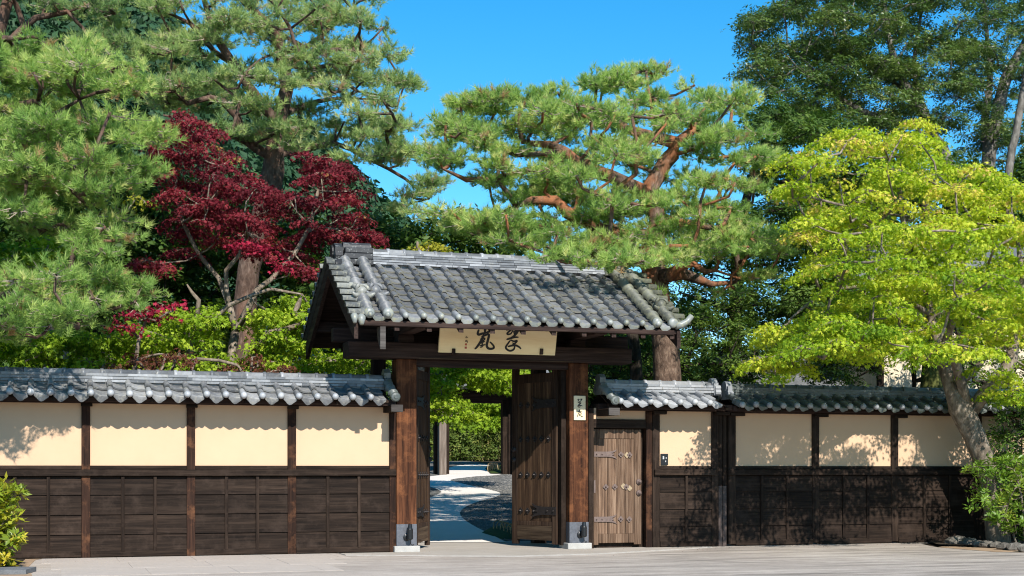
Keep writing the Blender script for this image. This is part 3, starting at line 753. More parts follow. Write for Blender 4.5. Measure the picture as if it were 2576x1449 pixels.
# stepped end of this coping
mb = MB()
mb.lathe([(0.085, -0.05), (0.085, 0.05)], 14, (3.56, 0, 2.745), 'x')
for z, r_ in ((2.66, 0.05), (2.59, 0.06)):
    for yy in (-0.13, 0.13): mb.lathe([(r_, -0.05), (r_, 0.05)], 10, (3.58, yy, z), 'x')
mb.box(3.52, 3.60, -0.14, 0.14, 2.54, 2.75)
mb.build('ridge_end_tile', M['tile_new'], rd)

# the side door itself
def stud(root, x, y, z, r, mat, axis_n=(0, -1, 0), knob=True, local=True):
    """four petalled washer with a nail head, facing -y in local space"""
    mb = MB(); n = 16; out = []
    for k in range(n):
        a = 2 * math.pi * k / n; rr = r * (0.72 + 0.34 * abs(math.cos(2 * a)))
        out.append((x + rr * math.cos(a), z + rr * math.sin(a)))
    mb.prism(out, y - 0.008, y, 'y')
    if knob: mb.lathe([(r * 0.34, -0.006), (r * 0.32, -0.02), (r * 0.14, -0.036)], 8, (x, y, z), 'y')
    o = mb.build('stud', mat, root, local=local); fix_normals(o.data); return o
def strap(root, x, y, z, length, h, dirn, mat, mat_nail, local=True):
    """hinge strap running from the hinge, forked at its tip"""
    s = dirn; mb = MB()
    out = [(0, -h * 0.5), (length * 0.55, -h * 0.5), (length * 0.8, -h * 0.62), (length * 0.98, -h * 0.92), (length * 0.9, -h * 0.5), (length * 0.74, -h * 0.18),
           (length * 0.86, -h * 0.08), (length * 0.86, h * 0.08), (length * 0.74, h * 0.18), (length * 0.9, h * 0.5), (length * 0.98, h * 0.92), (length * 0.8, h * 0.62), (length * 0.55, h * 0.5), (0, h * 0.5)]
    pts = [(x + s * a, z + b) for a, b in out]
    mb.prism(pts, y - 0.010, y, 'y')
    for u in (0.1, 0.34):
        mb.lathe([(h * 0.13, -0.008), (h * 0.12, -0.024), (h * 0.05, -0.03)], 8, (x + s * length * u, y, z), 'y')
    o = mb.build('hinge_strap', mat, root, local=local); fix_normals(o.data); return o
yd = -0.05
mb = MB(); w = 0.085
mb.box(dx0, dx0 + w, yd, yd + 0.05, 0.055, 1.955, 0.004); mb.box(dx1 - 0.125, dx1, yd, yd + 0.05, 0.055, 1.955, 0.004)
mb.box(dx0 + w, dx1 - 0.125, yd - 0.002, yd + 0.048, 0.085, 0.235, 0.004); mb.box(dx0 + w, dx1 - 0.125, yd - 0.002, yd + 0.048, 1.80, 1.955, 0.004)
door = mb.build('door', M['door_plank'], dw)
n = 4; xa, xb = dx0 + w + 0.002, dx1 - 0.127
for k in range(n):
    a = xa + (xb - xa) * k / n; b = xa + (xb - xa) * (k + 1) / n
    mb = MB(); mb.box(a + 0.002, b - 0.002, yd + 0.008 + U(0, 0.003), yd + 0.04, 0.235, 1.80, 0.003); mb.build('plank', M['door_plank'], door)
ZD = lambda zy: at(1550, (1160 + zy * 0.22075) * 0.93605, -0.05).z
XD = lambda zx: at((1560 + zx * 0.22075) * 0.93605, 1180, -0.06).x
for zy in (275, 1065): strap(door, dx0 + 0.005, yd - 0.001, ZD(zy), XD(448) - dx0, 0.085, 1, M['old_iron'], M['iron'], local=False)
for zx, zy in ((495, 278), (600, 283), (310, 672), (420, 672), (558, 672), (492, 1064), (596, 1068)): stud(door, XD(zx), yd - 0.002, ZD(zy), 0.046, M['old_iron'], local=False)
for zx, zy in ((568, 285), (525, 665), (600, 690)):
    mb = MB(); mb.prism([(XD(zx) + 0.05 * math.cos(a) * (0.7 + 0.3 * math.cos(2 * a) ** 2), ZD(zy) + 0.05 * math.sin(a) * (0.7 + 0.3 * math.cos(2 * a) ** 2)) for a in [2 * math.pi * i / 14 for i in range(14)]], yd - 0.0045, yd + 0.006, 'y')
    o = mb.build('scar', M['bare_spot'], door); fix_normals(o.data)
mb = MB(); mb.box(dx0 + 0.002, dx0 + 0.03, yd - 0.008, yd + 0.01, ZD(745), ZD(590)); mb.build('hinge_plate', M['old_iron'], door)
for zy in (612, 748):
    mb = MB(); c = (XD(712), yd, ZD(zy))
    mb.lathe([(0.052, -0.002), (0.048, -0.014), (0.03, -0.03), (0.016, -0.036), (0.018, -0.06), (0.006, -0.066)], 14, c, 'y')
    mb.build('knob', M['old_iron'], door, smooth=True)

# --- far right wall (the sliding section)
rw = thing('garden_wall', 'shaded cream and black plank wall behind the leaning maple, its mossy coping tiles toned dark for shade', 'wall', (6.5, 0, 0), 'plastered garden walls')
for i, (a, b) in enumerate(((1809, 1819), (1821, 1830))):
    mb = MB(); mb.box(X(a), X(b), -0.10 + 0.01 * i, 0.1, 0.0, 1.02, 0.004); mb.build('metal_strip', M['grey_strip'], rw)
    mb = MB(); mb.box(X(a), X(b), -0.10 + 0.01 * i, 0.1, 1.022, 2.26, 0.004); mb.build('gap_post', M['dark_z'], rw)
rp = [(X(1833), X(1851)), (X(2044), X(2061)), (X(2243), X(2260)), (X(2452), X(2470)), (9.85, 9.98)]
for a, b in rp: post(rw, a, b, 2.26, 'dark_z', 0.03)
for (a, b), (c, d) in zip(rp[:-1], rp[1:]): bay(rw, b, c, 2, 2.25)
mb = MB(); mb.box(rp[0][0] - 0.02, 9.99, -0.165, -0.02, 1.195, 1.295, 0.008); mb.build('rail', M['dark_x'], rw)
mb = MB(); mb.box(3.74, 10.0, -0.19, 0.14, 2.245, 2.355, 0.008); mb.build('eave_beam', M['beam_x'], rw)
mb = MB(); mb.box(3.74, 10.0, -0.42, -0.38, 2.265, 2.35, 0.004); mb.build('fascia', M['beam_x'], rw)
for a, b in rp[:3]:
    mb = MB(); mb.box(a, b + 0.13, -0.22, -0.13, 2.195, 2.245, 0.004); mb.build('bracket', M['dark_x'], rw)
caps = [1825.3 + z * 0.37986 for z in (203, 1420)]
p3 = [at(c, 1025, -0.62).x for c in caps]
rr_ = wall_roof(rw, 3.80, 9.98, (p3[1] - p3[0]) / 14, p3[0], (M['tile_right'], M['tile_new'], M['tile_right'], M['tile_right']), drop=0.05)
rr_.location.z -= 0.025
rafters(rw, 4.1, 9.9, 0.49, -0.53, -0.1, 2.31, 2.42)
mb = MB(); mb.lathe([(0.09, -0.05), (0.09, 0.05)], 14, (3.82, 0, 2.72), 'x'); mb.box(3.78, 3.86, -0.14, 0.14, 2.5, 2.72)
for yy in (-0.14, 0.14): mb.lathe([(0.06, -0.05), (0.06, 0.05)], 10, (3.81, yy, 2.58), 'x')
mb.build('ridge_end_tile', M['tile_new'], rr_)

# ------------------------------------------------------------------ the roofed gate
gt = thing('roofed_gate', 'tall timber gate with a sweeping grey tiled roof and both leaves standing open', 'gate', (-0.33, 0, 0))
pl = [(X(998, -0.16), X(1048, -0.16)), (X(1433, -0.16), X(1480, -0.16))]
for a, b in pl:
    mb = MB(); mb.box(a, b, -0.16, 0.17, 0.10, 3.02, 0.008); mb.build('pillar', M['pillar'], gt)
    mb = MB(); mb.box(a - 0.004, b + 0.004, -0.166, 0.174, 0.10, 0.44, 0.003); mb.build('pillar_sheath', M['shoe'], gt)
    mb = MB(); mb.box(a - 0.045, b + 0.045, -0.21, 0.22, 0.0, 0.10, 0.008); mb.build('footing_stone', M['foot'], gt)
# rear posts and tie beams
for a, b in pl:
    xm = (a + b) / 2
    mb = MB(); mb.box(xm - 0.11, xm + 0.11, 1.75, 1.97, 0.0, 3.3, 0.008); mb.build('rear_post', M['beam_z'], gt)
    mb = MB(); mb.box(xm - 0.07, xm + 0.07, 0.171, 1.75, 2.62, 2.84, 0.008); mb.build('tie_beam', M['beam_y'], gt)
# lintels
mb = MB(); mb.box(X(877, -0.3), X(1590, -0.3), -0.30, 0.16, 3.021, 3.268, 0.012); mb.build('lintel', M['beam_x'], gt)
mb = MB(); mb.box(pl[0][1] + 0.001, pl[1][0] - 0.001, -0.10, 0.10, 2.915, 3.020, 0.006); mb.build('lower_lintel', M['beam_x'], gt)
mb = MB(); mb.box(pl[0][1], pl[1][0], -0.312, -0.301, 3.021, 3.032); mb.build('lintel_bead', M['leaf_rail'], gt)
# inner jambs
mb = MB(); mb.box(pl[1][0] - 0.085, pl[1][0] - 0.001, 0.0, 0.15, 0.06, 2.914, 0.004); mb.build('jamb', M['dark_z'], gt)
mb = MB(); mb.box(pl[0][1] + 0.001, pl[0][1] + 0.04, 0.05, 0.15, 0.06, 2.914, 0.004); mb.build('jamb', M['dark_z'], gt)
# roof carcass
RX0, RX1 = -2.98, 2.28
AL = math.atan2(1.0, 1.80)
YE, ZE = -1.65, 3.50
YR, ZR = 0.40, ZE + (0.40 + 1.65) * math.tan(AL)
cm, sm = math.cos(AL), math.sin(AL)
mb = MB()
def slope_slab(mb, x0, x1, ya, yb, off, th):
    za = ZE + (ya - YE) * math.tan(AL) + off; zb = ZE + (yb - YE) * math.tan(AL) + off
    ya2, yb2 = 2 * YR - ya, 2 * YR - yb
    mb.add([(x0, ya, za), (x1, ya, za), (x1, yb, zb), (x0, yb, zb), (x0, ya, za - th), (x1, ya, za - th), (x1, yb, zb - th), (x0, yb, zb - th)],
           [(0, 1, 2, 3), (7, 6, 5, 4), (0, 4, 5, 1), (1, 5, 6, 2), (2, 6, 7, 3), (3, 7, 4, 0)])
    mb.add([(x0, ya2, za), (x1, ya2, za), (x1, yb2, zb), (x0, yb2, zb), (x0, ya2, za - th), (x1, ya2, za - th), (x1, yb2, zb - th), (x0, yb2, zb - th)],
           [(3, 2, 1, 0), (4, 5, 6, 7), (1, 5, 4, 0), (2, 6, 5, 1), (3, 7, 6, 2), (0, 4, 7, 3)])
slope_slab(mb, RX0 + 0.1, RX1 - 0.1, YE + 0.05, YR - 0.001, -0.085, 0.05)
roof = mb.build('roof', M['beam_x'], gt)
# fascia, rafters, purlins, barge boards
for yy in (YE + 0.03, 2 * YR - YE - 0.03):
    mb = MB(); mb.box(RX0 + 0.14, RX1 - 0.16, min(yy, yy + 0.05), max(yy, yy + 0.05), ZE - 0.125, ZE - 0.045, 0.006); mb.build('fascia', M['beam_x'], gt)
RP = (at(1389, 865, -1.5).x - at(1156, 865, -1.5).x) / 3
x = at(1156, 865, -1.5).x - 5 * RP
while x < -2.6: x += RP
k = 0
while x < 2.1:
    mb = MB(); s = 0.036
    for sg in (0, 1):
        ya, yb = YE + 0.06, YR
        za = ZE - 0.10; zb = ZE + (yb - YE - 0.03) * math.tan(AL) - 0.10
        Y = (lambda q: q) if sg == 0 else (lambda q: 2 * YR - q)
        mb.add([(x - s, Y(ya), za - 0.085), (x + s, Y(ya), za - 0.085), (x + s, Y(ya), za), (x - s, Y(ya), za), (x - s, Y(yb), zb - 0.085), (x + s, Y(yb), zb - 0.085), (x + s, Y(yb), zb), (x - s, Y(yb), zb)],
               [(0, 1, 2, 3), (5, 4, 7, 6), (0, 4, 5, 1), (3, 2, 6, 7), (0, 3, 7, 4), (1, 5, 6, 2)])
    o = mb.build('rafter', M['beam_y'], gt); fix_normals(o.data)
    x += RP
for yy, zz, h in ((-0.95, 3.58, 0.17), (0.40, 3.30, 0.22), (0.40, 4.30, 0.2), (1.75, 3.58, 0.17)):
    mb = MB(); mb.box(RX0 + 0.13, RX1 - 0.13, yy - 0.09, yy + 0.09, zz, zz + h, 0.01); mb.build('purlin', M['beam_x'], gt)
for a, b in pl:
    xm = (a + b) / 2
    mb = MB(); mb.box(xm - 0.10, xm + 0.10, -1.15, 2.0, 3.40, 3.575, 0.01); mb.build('cross_beam', M['beam_y'], gt)
    mb = MB(); mb.box(xm - 0.13, xm + 0.13, -0.13, 0.13, 3.269, 3.40, 0.01); mb.build('bearing_block', M['beam_x'], gt)
for x, sgn in ((RX0 + 0.09, -1), (RX1 - 0.09, 1)):
    for sg in (0, 1):
        Y = (lambda q: q) if sg == 0 else (lambda q: 2 * YR - q)
        mb = MB(); ya, yb = YE + 0.02, YR
        za = ZE - 0.06; zb = ZE + (yb - YE) * math.tan(AL) - 0.05
        out = [(Y(ya), za - 0.26), (Y(ya), za), (Y(yb), zb), (Y(yb), zb - 0.24), (Y((ya + yb) / 2), (za + zb) / 2 - 0.27)]
        mb.prism(out, x - 0.03, x + 0.03, 'x'); o = mb.build('barge_board', M['beam_y'], gt); fix_normals(o.data)
# decorative tail under the left front corner
mb = MB(); mb.prism([(YE + 0.04, ZE - 0.13), (YE + 0.28, ZE - 0.13), (YE + 0.22, ZE - 0.30), (YE + 0.06, ZE - 0.46), (YE + 0.04, ZE - 0.46)], -2.53, -2.45, 'x'); o = mb.build('eave_tail', M['grey_end'], gt); fix_normals(o.data)
# tiles: front slope
GP = (1.555 + 2.165) / 14
gx = [-2.165 + GP * k for k in range(15)]
LT = 2.06 / 9
me_t = tile_mesh('roof_tile', GP, LT, [M['tile'], M['tile_lip']], hump=0.045, sag=0.036)
me_e = eave_mesh('eave_tile', GP, LT, [M['tile'], M['tile_end']], hump=0.045, sag=0.036, drop=0.075, ball=0.048)
roof_rows(roof, gx, YE, ZE, AL, LT, 9, me_t, me_e, 1.2)
gx2 = [-2.165 - GP, -2.165 - 2 * GP, -2.165 - 3 * GP + 0.02]
roof_rows(roof, gx2[:2] + [1.555 + GP], YE, ZE, AL, LT, 9, me_t, me_e, 1.2)
# rear slope, joined
mb = MB(); pr_ = tile_profile(GP)
for x in gx + gx2 + [1.555 + GP]:
    n = len(pr_)
    for r_ in range(9):
        d0, d1 = r_ * LT, (r_ + 1) * LT
        yA, zA = 2 * YR - (YE + d1 * cm), ZE + d1 * sm; yB, zB = 2 * YR - (YE + d0 * cm), ZE + d0 * sm + 0.022
        mb.add([(x + a, yA, b + zA) for a, b in pr_] + [(x + a, yB, b + zB) for a, b in pr_] + [(x + a, yB, b + zB - 0.04) for a, b in pr_],
               [(i, i + 1, n + i + 1, n + i) for i in range(n - 1)] + [(n + i, n + i + 1, 2 * n + i + 1, 2 * n + i) for i in range(n - 1)])
o = mb.build('rear_tiles', M['tile'], roof); o['kind'] = 'stuff'
# descending roll ridges with round ends
me_r = roll_mesh('roll_tile', 0.076, 0.25, M['roll']); me_rm = roll_mesh('roll_tile', 0.076, 0.25, M['mossy_roll'])
for xr, me in ((-2.70, me_r), (-2.42, me_r), (1.82, me_rm), (2.085, me_rm)):
    for k in range(9):
        d = 0.245 + 0.225 * k
        inst('roll_tile', me, (xr + U(-.006, .006), YE + d * cm, ZE + d * sm + 0.055 + U(0, 0.008)), roof, (AL + R(U(-1, 1)), 0, R(U(-1, 1))))
    mb = MB(); mb.lathe([(0.079, 0.04), (0.082, 0.0), (0.075, -0.022), (0.055, -0.04), (0.02, -0.048)], 14, (xr, YE - 0.0, ZE + 0.06), 'y')
    mb.build('roll_end', M['tile_end'], roof, smooth=True)
# verge tiles lying across the gable edges
for sgn, xv, me_m in ((-1, -2.76, M['verge']), (1, 2.14, M['mossy_roll'])):
    me_v = roll_mesh('verge_tile', 0.058, 0.24, me_m)
    for side in (0, 1):
        for k in range(9):
            d = 0.06 + 0.245 * k
            y = YE + d * cm; z = ZE + d * sm + 0.035
            if side: y = 2 * YR - y
            mb = None
            inst('verge_tile', me_v, (xv, y, z), roof, (0, R(-4 * sgn), R(-90) if sgn < 0 else R(90)))
    mb = MB(); slope_slab(mb, min(xv, xv + sgn * 0.2), max(xv, xv + sgn * 0.2), YE + 0.04, YR - 0.002, 0.005, 0.035)
    o = mb.build('verge_bed', M['tile_right'], roof)
# upswept corner tile at the right, corner pieces at the left
mb = MB(); c = Vector((2.13, YE + 0.01, ZE + 0.02))
pts = [c, c + Vector((0.10, 0, 0.015)), c + Vector((0.19, -0.02, 0.07)), c + Vector((0.26, -0.03, 0.16))]
mb.tube(pts, [0.062, 0.058, 0.05, 0.042], 10); mb.build('corner_tile', M['tile_end'], roof, smooth=True)
mb = MB()
for dx, dz, r_ in ((-0.10, -0.02, 0.06), (-0.2, 0.0, 0.05)):
    mb.tube([(-2.70 + dx, YE + 0.16, ZE + dz + 0.07), (-2.70 + dx - 0.02, YE - 0.01, ZE + dz - 0.01), (-2.70 + dx - 0.02, YE - 0.04, ZE + dz - 0.10)], [r_, r_ * 1.1, r_ * 0.5], 9)
mb.build('corner_tile', M['tile_end'], roof, smooth=True)
# scrolled ornaments on the rolls
def ornament(x, d, mat, r=0.1):
    mb = MB(); y = YE + d * cm; z = ZE + d * sm + 0.12
    mb.lathe([(0.02, -0.09), (0.07, -0.07), (0.095, -0.01), (0.08, 0.06), (0.03, 0.10)], 10, (x, y, z), 'y')
    for k in range(3):
        a0 = k * 2.1; pts = []; rad = []
        for i in range(9):
            a = a0 + i * 0.55; rr = 0.10 - 0.008 * i
            pts.append((x + rr * math.cos(a), y - 0.05 + 0.012 * i, z + 0.02 + rr * math.sin(a))); rad.append(0.030 - 0.0022 * i)
        mb.tube(pts, rad, 6)
    for sx in (-1, 1):
        mb.tube([(x + sx * 0.05, y - 0.06, z - 0.05), (x + sx * 0.12, y - 0.12, z - 0.07), (x + sx * 0.17, y - 0.16, z - 0.03)], [0.045, 0.04, 0.015], 7)
        mb.tube([(x + sx * 0.03, y + 0.05, z + 0.05), (x + sx * 0.09, y + 0.12, z + 0.11), (x + sx * 0.13, y + 0.16, z + 0.08)], [0.04, 0.035, 0.012], 7)
    mb.build('roll_ornament', mat, roof, smooth=True)
ornament(-2.70, 0.62, M['verge']); ornament(-2.48, 0.68, M['roll'], 0.08); ornament(2.085, 0.55, M['mossy_roll'])
# main ridge
NX0, NX1 = -2.24, 1.67
zb = ZR - 0.115
mb = MB(); mb.box(NX0, NX1, YR - 0.16, YR + 0.16, zb - 0.1, zb + 0.21); mb.build('ridge_core', M['plaster_grey'], roof)
nc = 5
for c in range(nc):
    x = NX0 - U(0, 0.2); d = 0.235 - 0.012 * c; h = 0.205 / nc
    while x < NX1:
        w = 0.27 + U(-0.012, 0.012); a, b = max(x, NX0) + 0.002, min(x + w, NX1) - 0.002
        if b - a > 0.04:
            j = U(0, 0.008); mb = MB(); mb.box(a, b, YR - d - j, YR + d + j, zb + c * h + 0.006 + U(-.002, .002), zb + (c + 1) * h - 0.003)
            mb.build('ridge_tile', M['noshi'], roof)
        x += w
me_c = cap_mesh('ridge_cap', 0.075, 0.262, M['noshi'])
x = NX0
while x < NX1 - 0.05:
    inst('ridge_cap', me_c, (x, YR, zb + 0.207 + U(0, 0.006)), roof, (0, R(U(-.7, .7)), R(U(-.7, .7)))); x += 0.26
# lichened black end of the ridge at the left, matching one on the right
for x0, x1, mt in ((-2.72, NX0 + 0.0, M['tile_black']), (NX1, 1.98, M['mossy_roll'])):
    nb = 3
    for c in range(nb):
        mb = MB(); d = 0.25 - 0.02 * c
        mb.box(x0 + 0.02 * c * (1 if x0 < 0 else 0), x1 - 0.02 * c * (0 if x0 < 0 else 1), YR - d, YR + d, zb - 0.02 + c * 0.095, zb + c * 0.095 + 0.07, 0.012)
        mb.build('ridge_end_block', mt, roof)
    mb = MB(); mb.lathe([(0.09, x0 + 0.03), (0.09, x1)], 12, (0, YR, zb + 0.27), 'x'); mb.build('ridge_end_cap', mt, roof, smooth=False)
    xo = x0 - 0.06 if x0 < 0 else x1 + 0.06
    out = [(-0.36, -0.16), (-0.42, -0.05), (-0.34, 0.05), (-0.22, 0.06), (-0.24, 0.14), (-0.2, 0.22), (-0.2, 0.30), (-0.1, 0.38), (0.1, 0.38), (0.2, 0.30), (0.2, 0.22), (0.24, 0.14), (0.22, 0.06), (0.34, 0.05), (0.42, -0.05), (0.36, -0.16)]
    mb = MB(); mb.prism([(YR + a, zb + b * 0.85) for a, b in out], xo - 0.06, xo + 0.06, 'x')
    for a, b, r_ in ((-0.32, -0.05, 0.08), (0.32, -0.05, 0.08), (0, 0.2, 0.10)): mb.lathe([(r_, -0.09), (r_ * 0.9, 0.09)], 12, (xo, YR + a, zb + b), 'x')
    o = mb.build('ridge_end_tile', mt, roof); fix_normals(o.data)

# gate leaves, hinged at the pillars and opened inwards
def leaf(hx, sgn, ang):
    """sgn -1: right leaf (runs towards -x when shut)"""
    L, H0, H1, T = 1.09, 0.06, 2.98, 0.07
    mb = MB()
    st = 0.11
    rng = lambda a, b: (min(sgn * a, sgn * b), max(sgn * a, sgn * b))
    x0, x1 = rng(0, st); mb.box(x0, x1, -T / 2, T / 2, H0, H1, 0.005)
    x0, x1 = rng(L - st - 0.02, L); mb.box(x0, x1, -T / 2, T / 2, H0 - 0.02, H1 + 0.01, 0.005)
    d = mb.build('gate_leaf', M['leaf_frame'], gt, origin=(0, 0, 0))
    d.location = Vector((hx, 0.155, 0)) - WL[gt.name]; WL[d.name] = Vector((0, 0, 0))
    d.rotation_euler = (0, 0, sgn * R(ang))
    for za, zb_ in ((0.12, 0.36), (0.362, 0.43), (2.74, 2.89)):
        x0, x1 = rng(st + 0.001, L - st - 0.021); mb = MB(); mb.box(x0, x1, -T / 2 + 0.004, T / 2 - 0.004, za, zb_, 0.004); mb.build('rail', M['leaf_rail'] if za < 0.3 else M['leaf_frame'], d, local=True)
    n = 5
    for k in range(n):
        a = st + (L - 2 * st - 0.02) * k / n; b = st + (L - 2 * st - 0.02) * (k + 1) / n
        x0, x1 = rng(a + 0.002, b - 0.002); mb = MB(); mb.box(x0, x1, -T / 2 + 0.014 + U(0, 0.003), T / 2 - 0.014, 0.43, 2.74, 0.003); mb.build('plank', M['leaf_plank'], d, local=True)
    rows = (2.37, 1.80, 1.205, 0.60)
    for j, z in enumerate(rows):
        n0 = 2 if j in (0, 3) else 0
        for k in range(n0 and 2 or 0, 5):
            u = st + (L - 2 * st - 0.02) * (k + 0.5) / 5
            stud(d, sgn * u, -T / 2 + 0.014, z, 0.052, M['iron'])
        if n0: strap(d, sgn * 0.0, -T / 2 - 0.001, z + 0.01, 0.60, 0.135, sgn, M['iron'], M['iron'])
    for z in (1.46, 1.63):
        mb = MB(); mb.lathe([(0.05, 0), (0.046, -0.014), (0.02, -0.034)], 10, (sgn * (L - 0.06), -T / 2, z), 'y'); mb.build('boss', M['iron'], d, local=True)
    return d
leaf(pl[1][0] - 0.09, -1, 66)
leaf(pl[0][1] + 0.045, 1, 64)

# ------------------------------------------------------------------ sign over the gate, name plate, intercom, spotlights
sg = thing('sign_board', 'long pale wooden sign with two large black brush characters, mounted over the gate', 'sign', (-0.36, -0.36, 3.12))
B0 = Vector((-0.35, -0.36, 3.118)); BV = Vector((0, -0.17, 0.60)); bl = BV.length; bv = BV.normalized(); bn = Vector((0, -bv.z, bv.y))
# bn points to the street
if bn.y > 0: bn = -bn
def on_board(px, py):
    a = (px - 1288.0) / FPX; d = Vector((FW[0] + RT[0] * a, FW[1] + RT[1] * a, (1180.0 - py) / FPX)); o = Vector((CX, CY, EYE))
    t = (B0 - o).dot(bn) / d.dot(bn); return o + d * t
bx0, bx1 = at(1103, 886, -0.36).x, at(1396, 894, -0.36).x
mb = MB(); vs = []
for off in (0, 0.045):
    for x, s in ((bx0, 0), (bx1, 0), (bx1, 1), (bx0, 1)): vs.append(Vector((x, B0.y, B0.z)) + BV * s - bn * off)
mb.add(vs, [(0, 1, 2, 3), (7, 6, 5, 4), (0, 4, 5, 1), (1, 5, 6, 2), (2, 6, 7, 3), (3, 7, 4, 0)])
o = mb.build('board', M['board'], sg); fix_normals(o.data)
def ribbon(mb, pts, w, proj, nrm, t=0.004):
    """brush stroke: smoothed centre line with swelling width"""
    P_ = [Vector((*p, 0)) for p in pts]; C_ = []
    for i in range(len(P_) - 1):
        p0, p1, p2, p3_ = P_[max(i - 1, 0)], P_[i], P_[i + 1], P_[min(i + 2, len(P_) - 1)]
        for k in range(5):
            u = k / 5; C_.append(0.5 * ((2 * p1) + (p2 - p0) * u + (2 * p0 - 5 * p1 + 4 * p2 - p3_) * u * u + (3 * p1 - p0 - 3 * p2 + p3_) * u ** 3))
    C_.append(P_[-1]); n = len(C_); vs = []
    for i, c in enumerate(C_):
        d = C_[min(i + 1, n - 1)] - C_[max(i - 1, 0)]
        d = d.normalized() if d.length > 1e-6 else Vector((1, 0, 0)); q = Vector((-d.y, d.x, 0))
        u = i / (n - 1); ww = w * (0.55 + 0.5 * math.sin(math.pi * min(1, 0.15 + 0.8 * u)) ) / 1.0
        for s in (-1, 1):
            e = c + q * s * ww / 2; vs.append(proj(e.x, e.y) + nrm * t)
    # round ends
    mb.add(vs, [(2 * i, 2 * i + 1, 2 * i + 3, 2 * i + 2) for i in range(n - 1)])
    for c in (C_[0], C_[-1]):
        ww = w * 0.62 / 2; ring = [proj(c.x + ww * math.cos(a), c.y + ww * math.sin(a)) + nrm * (t + 0.0006) for a in [2 * math.pi * k / 10 for k in range(10)]]
        mb.add(ring, [tuple(range(10))])
SP = lambda zx, zy: on_board((1160 + zx * 0.13975) * 0.93605, (850 + zy * 0.13975) * 0.93605)
c_ran = [([(1035, 150), (1030, 230), (1024, 310)], 48), ([(905, 265), (885, 330), (910, 352), (980, 330), (1060, 312)], 40), ([(1060, 312), (1130, 285), (1185, 270), (1195, 210)], 40),
         ([(1000, 352), (975, 420), (930, 505), (870, 590), (835, 625)], 40), ([(965, 395), (1030, 362), (1090, 345), (1100, 375), (1078, 470), (1058, 560), (1085, 612), (1140, 625), (1190, 610), (1190, 570), (1150, 520), (1125, 498)], 40),
         ([(938, 440), (1005, 420), (1018, 440), (965, 490)], 26), ([(925, 520), (975, 500), (1015, 482)], 26), ([(978, 430), (975, 500), (965, 560)], 26), ([(928, 568), (980, 555), (1025, 545)], 26), ([(935, 598), (985, 580)], 18)]
c_sui = [([(1440, 266), (1490, 252), (1535, 252), (1490, 290), (1452, 330), (1470, 348), (1520, 335), (1545, 300), (1560, 275)], 30), ([(1585, 290), (1630, 275), (1660, 245), (1640, 290), (1590, 330), (1590, 345)], 28), ([(1575, 290), (1595, 330), (1640, 335)], 24), ([(1680, 250), (1640, 320), (1580, 380), (1500, 430), (1445, 446)], 32),
         ([(1450, 440), (1540, 415), (1600, 402), (1660, 402)], 34), ([(1520, 455), (1580, 480), (1640, 472), (1600, 520), (1540, 560), (1480, 585)], 30), ([(1505, 470), (1455, 540), (1425, 590), (1440, 630), (1500, 662), (1560, 648), (1590, 610), (1592, 560), (1560, 510)], 32), ([(1470, 580), (1560, 560), (1620, 560), (1680, 590), (1712, 622)], 34)]
for strokes in (c_ran, c_sui):
    mb = MB()
    for k, (s, w) in enumerate(strokes): ribbon(mb, s, w * 1.12, SP, bn, 0.003 + 0.0005 * k)
    o = mb.build('brush_character', M['ink'], sg)
mb = MB()
for s in ([(650, 405), (668, 395), (655, 415)], [(668, 380), (668, 420)], [(680, 395), (690, 410), (700, 415)], [(645, 470), (690, 460)], [(668, 455), (650, 490), (690, 480), (685, 510)]): ribbon(mb, s, 9, SP, bn)
mb.build('signature', M['ink'], sg)
for (zx, zy, w, h) in ((658, 540, 38, 38), (655, 603, 42, 40), (1828, 268, 20, 36)):
    mb = MB(); q = [SP(zx - w / 2, zy - h / 2) + bn * 0.003, SP(zx + w / 2, zy - h / 2) + bn * 0.003, SP(zx + w / 2, zy + h / 2) + bn * 0.003, SP(zx - w / 2, zy + h / 2) + bn * 0.003]
    mb.add(q, [(0, 1, 2, 3)]); mb.build('red_seal', M['seal'], sg)
for zx in (420, 2108):
    c = SP(zx, 665); mb = MB(); mb.box(c.x - 0.026, c.x + 0.026, c.y - 0.03, c.y + 0.03, c.z - 0.06, c.z + 0.035, 0.004); mb.build('clamp', M['beam_z'], sg)

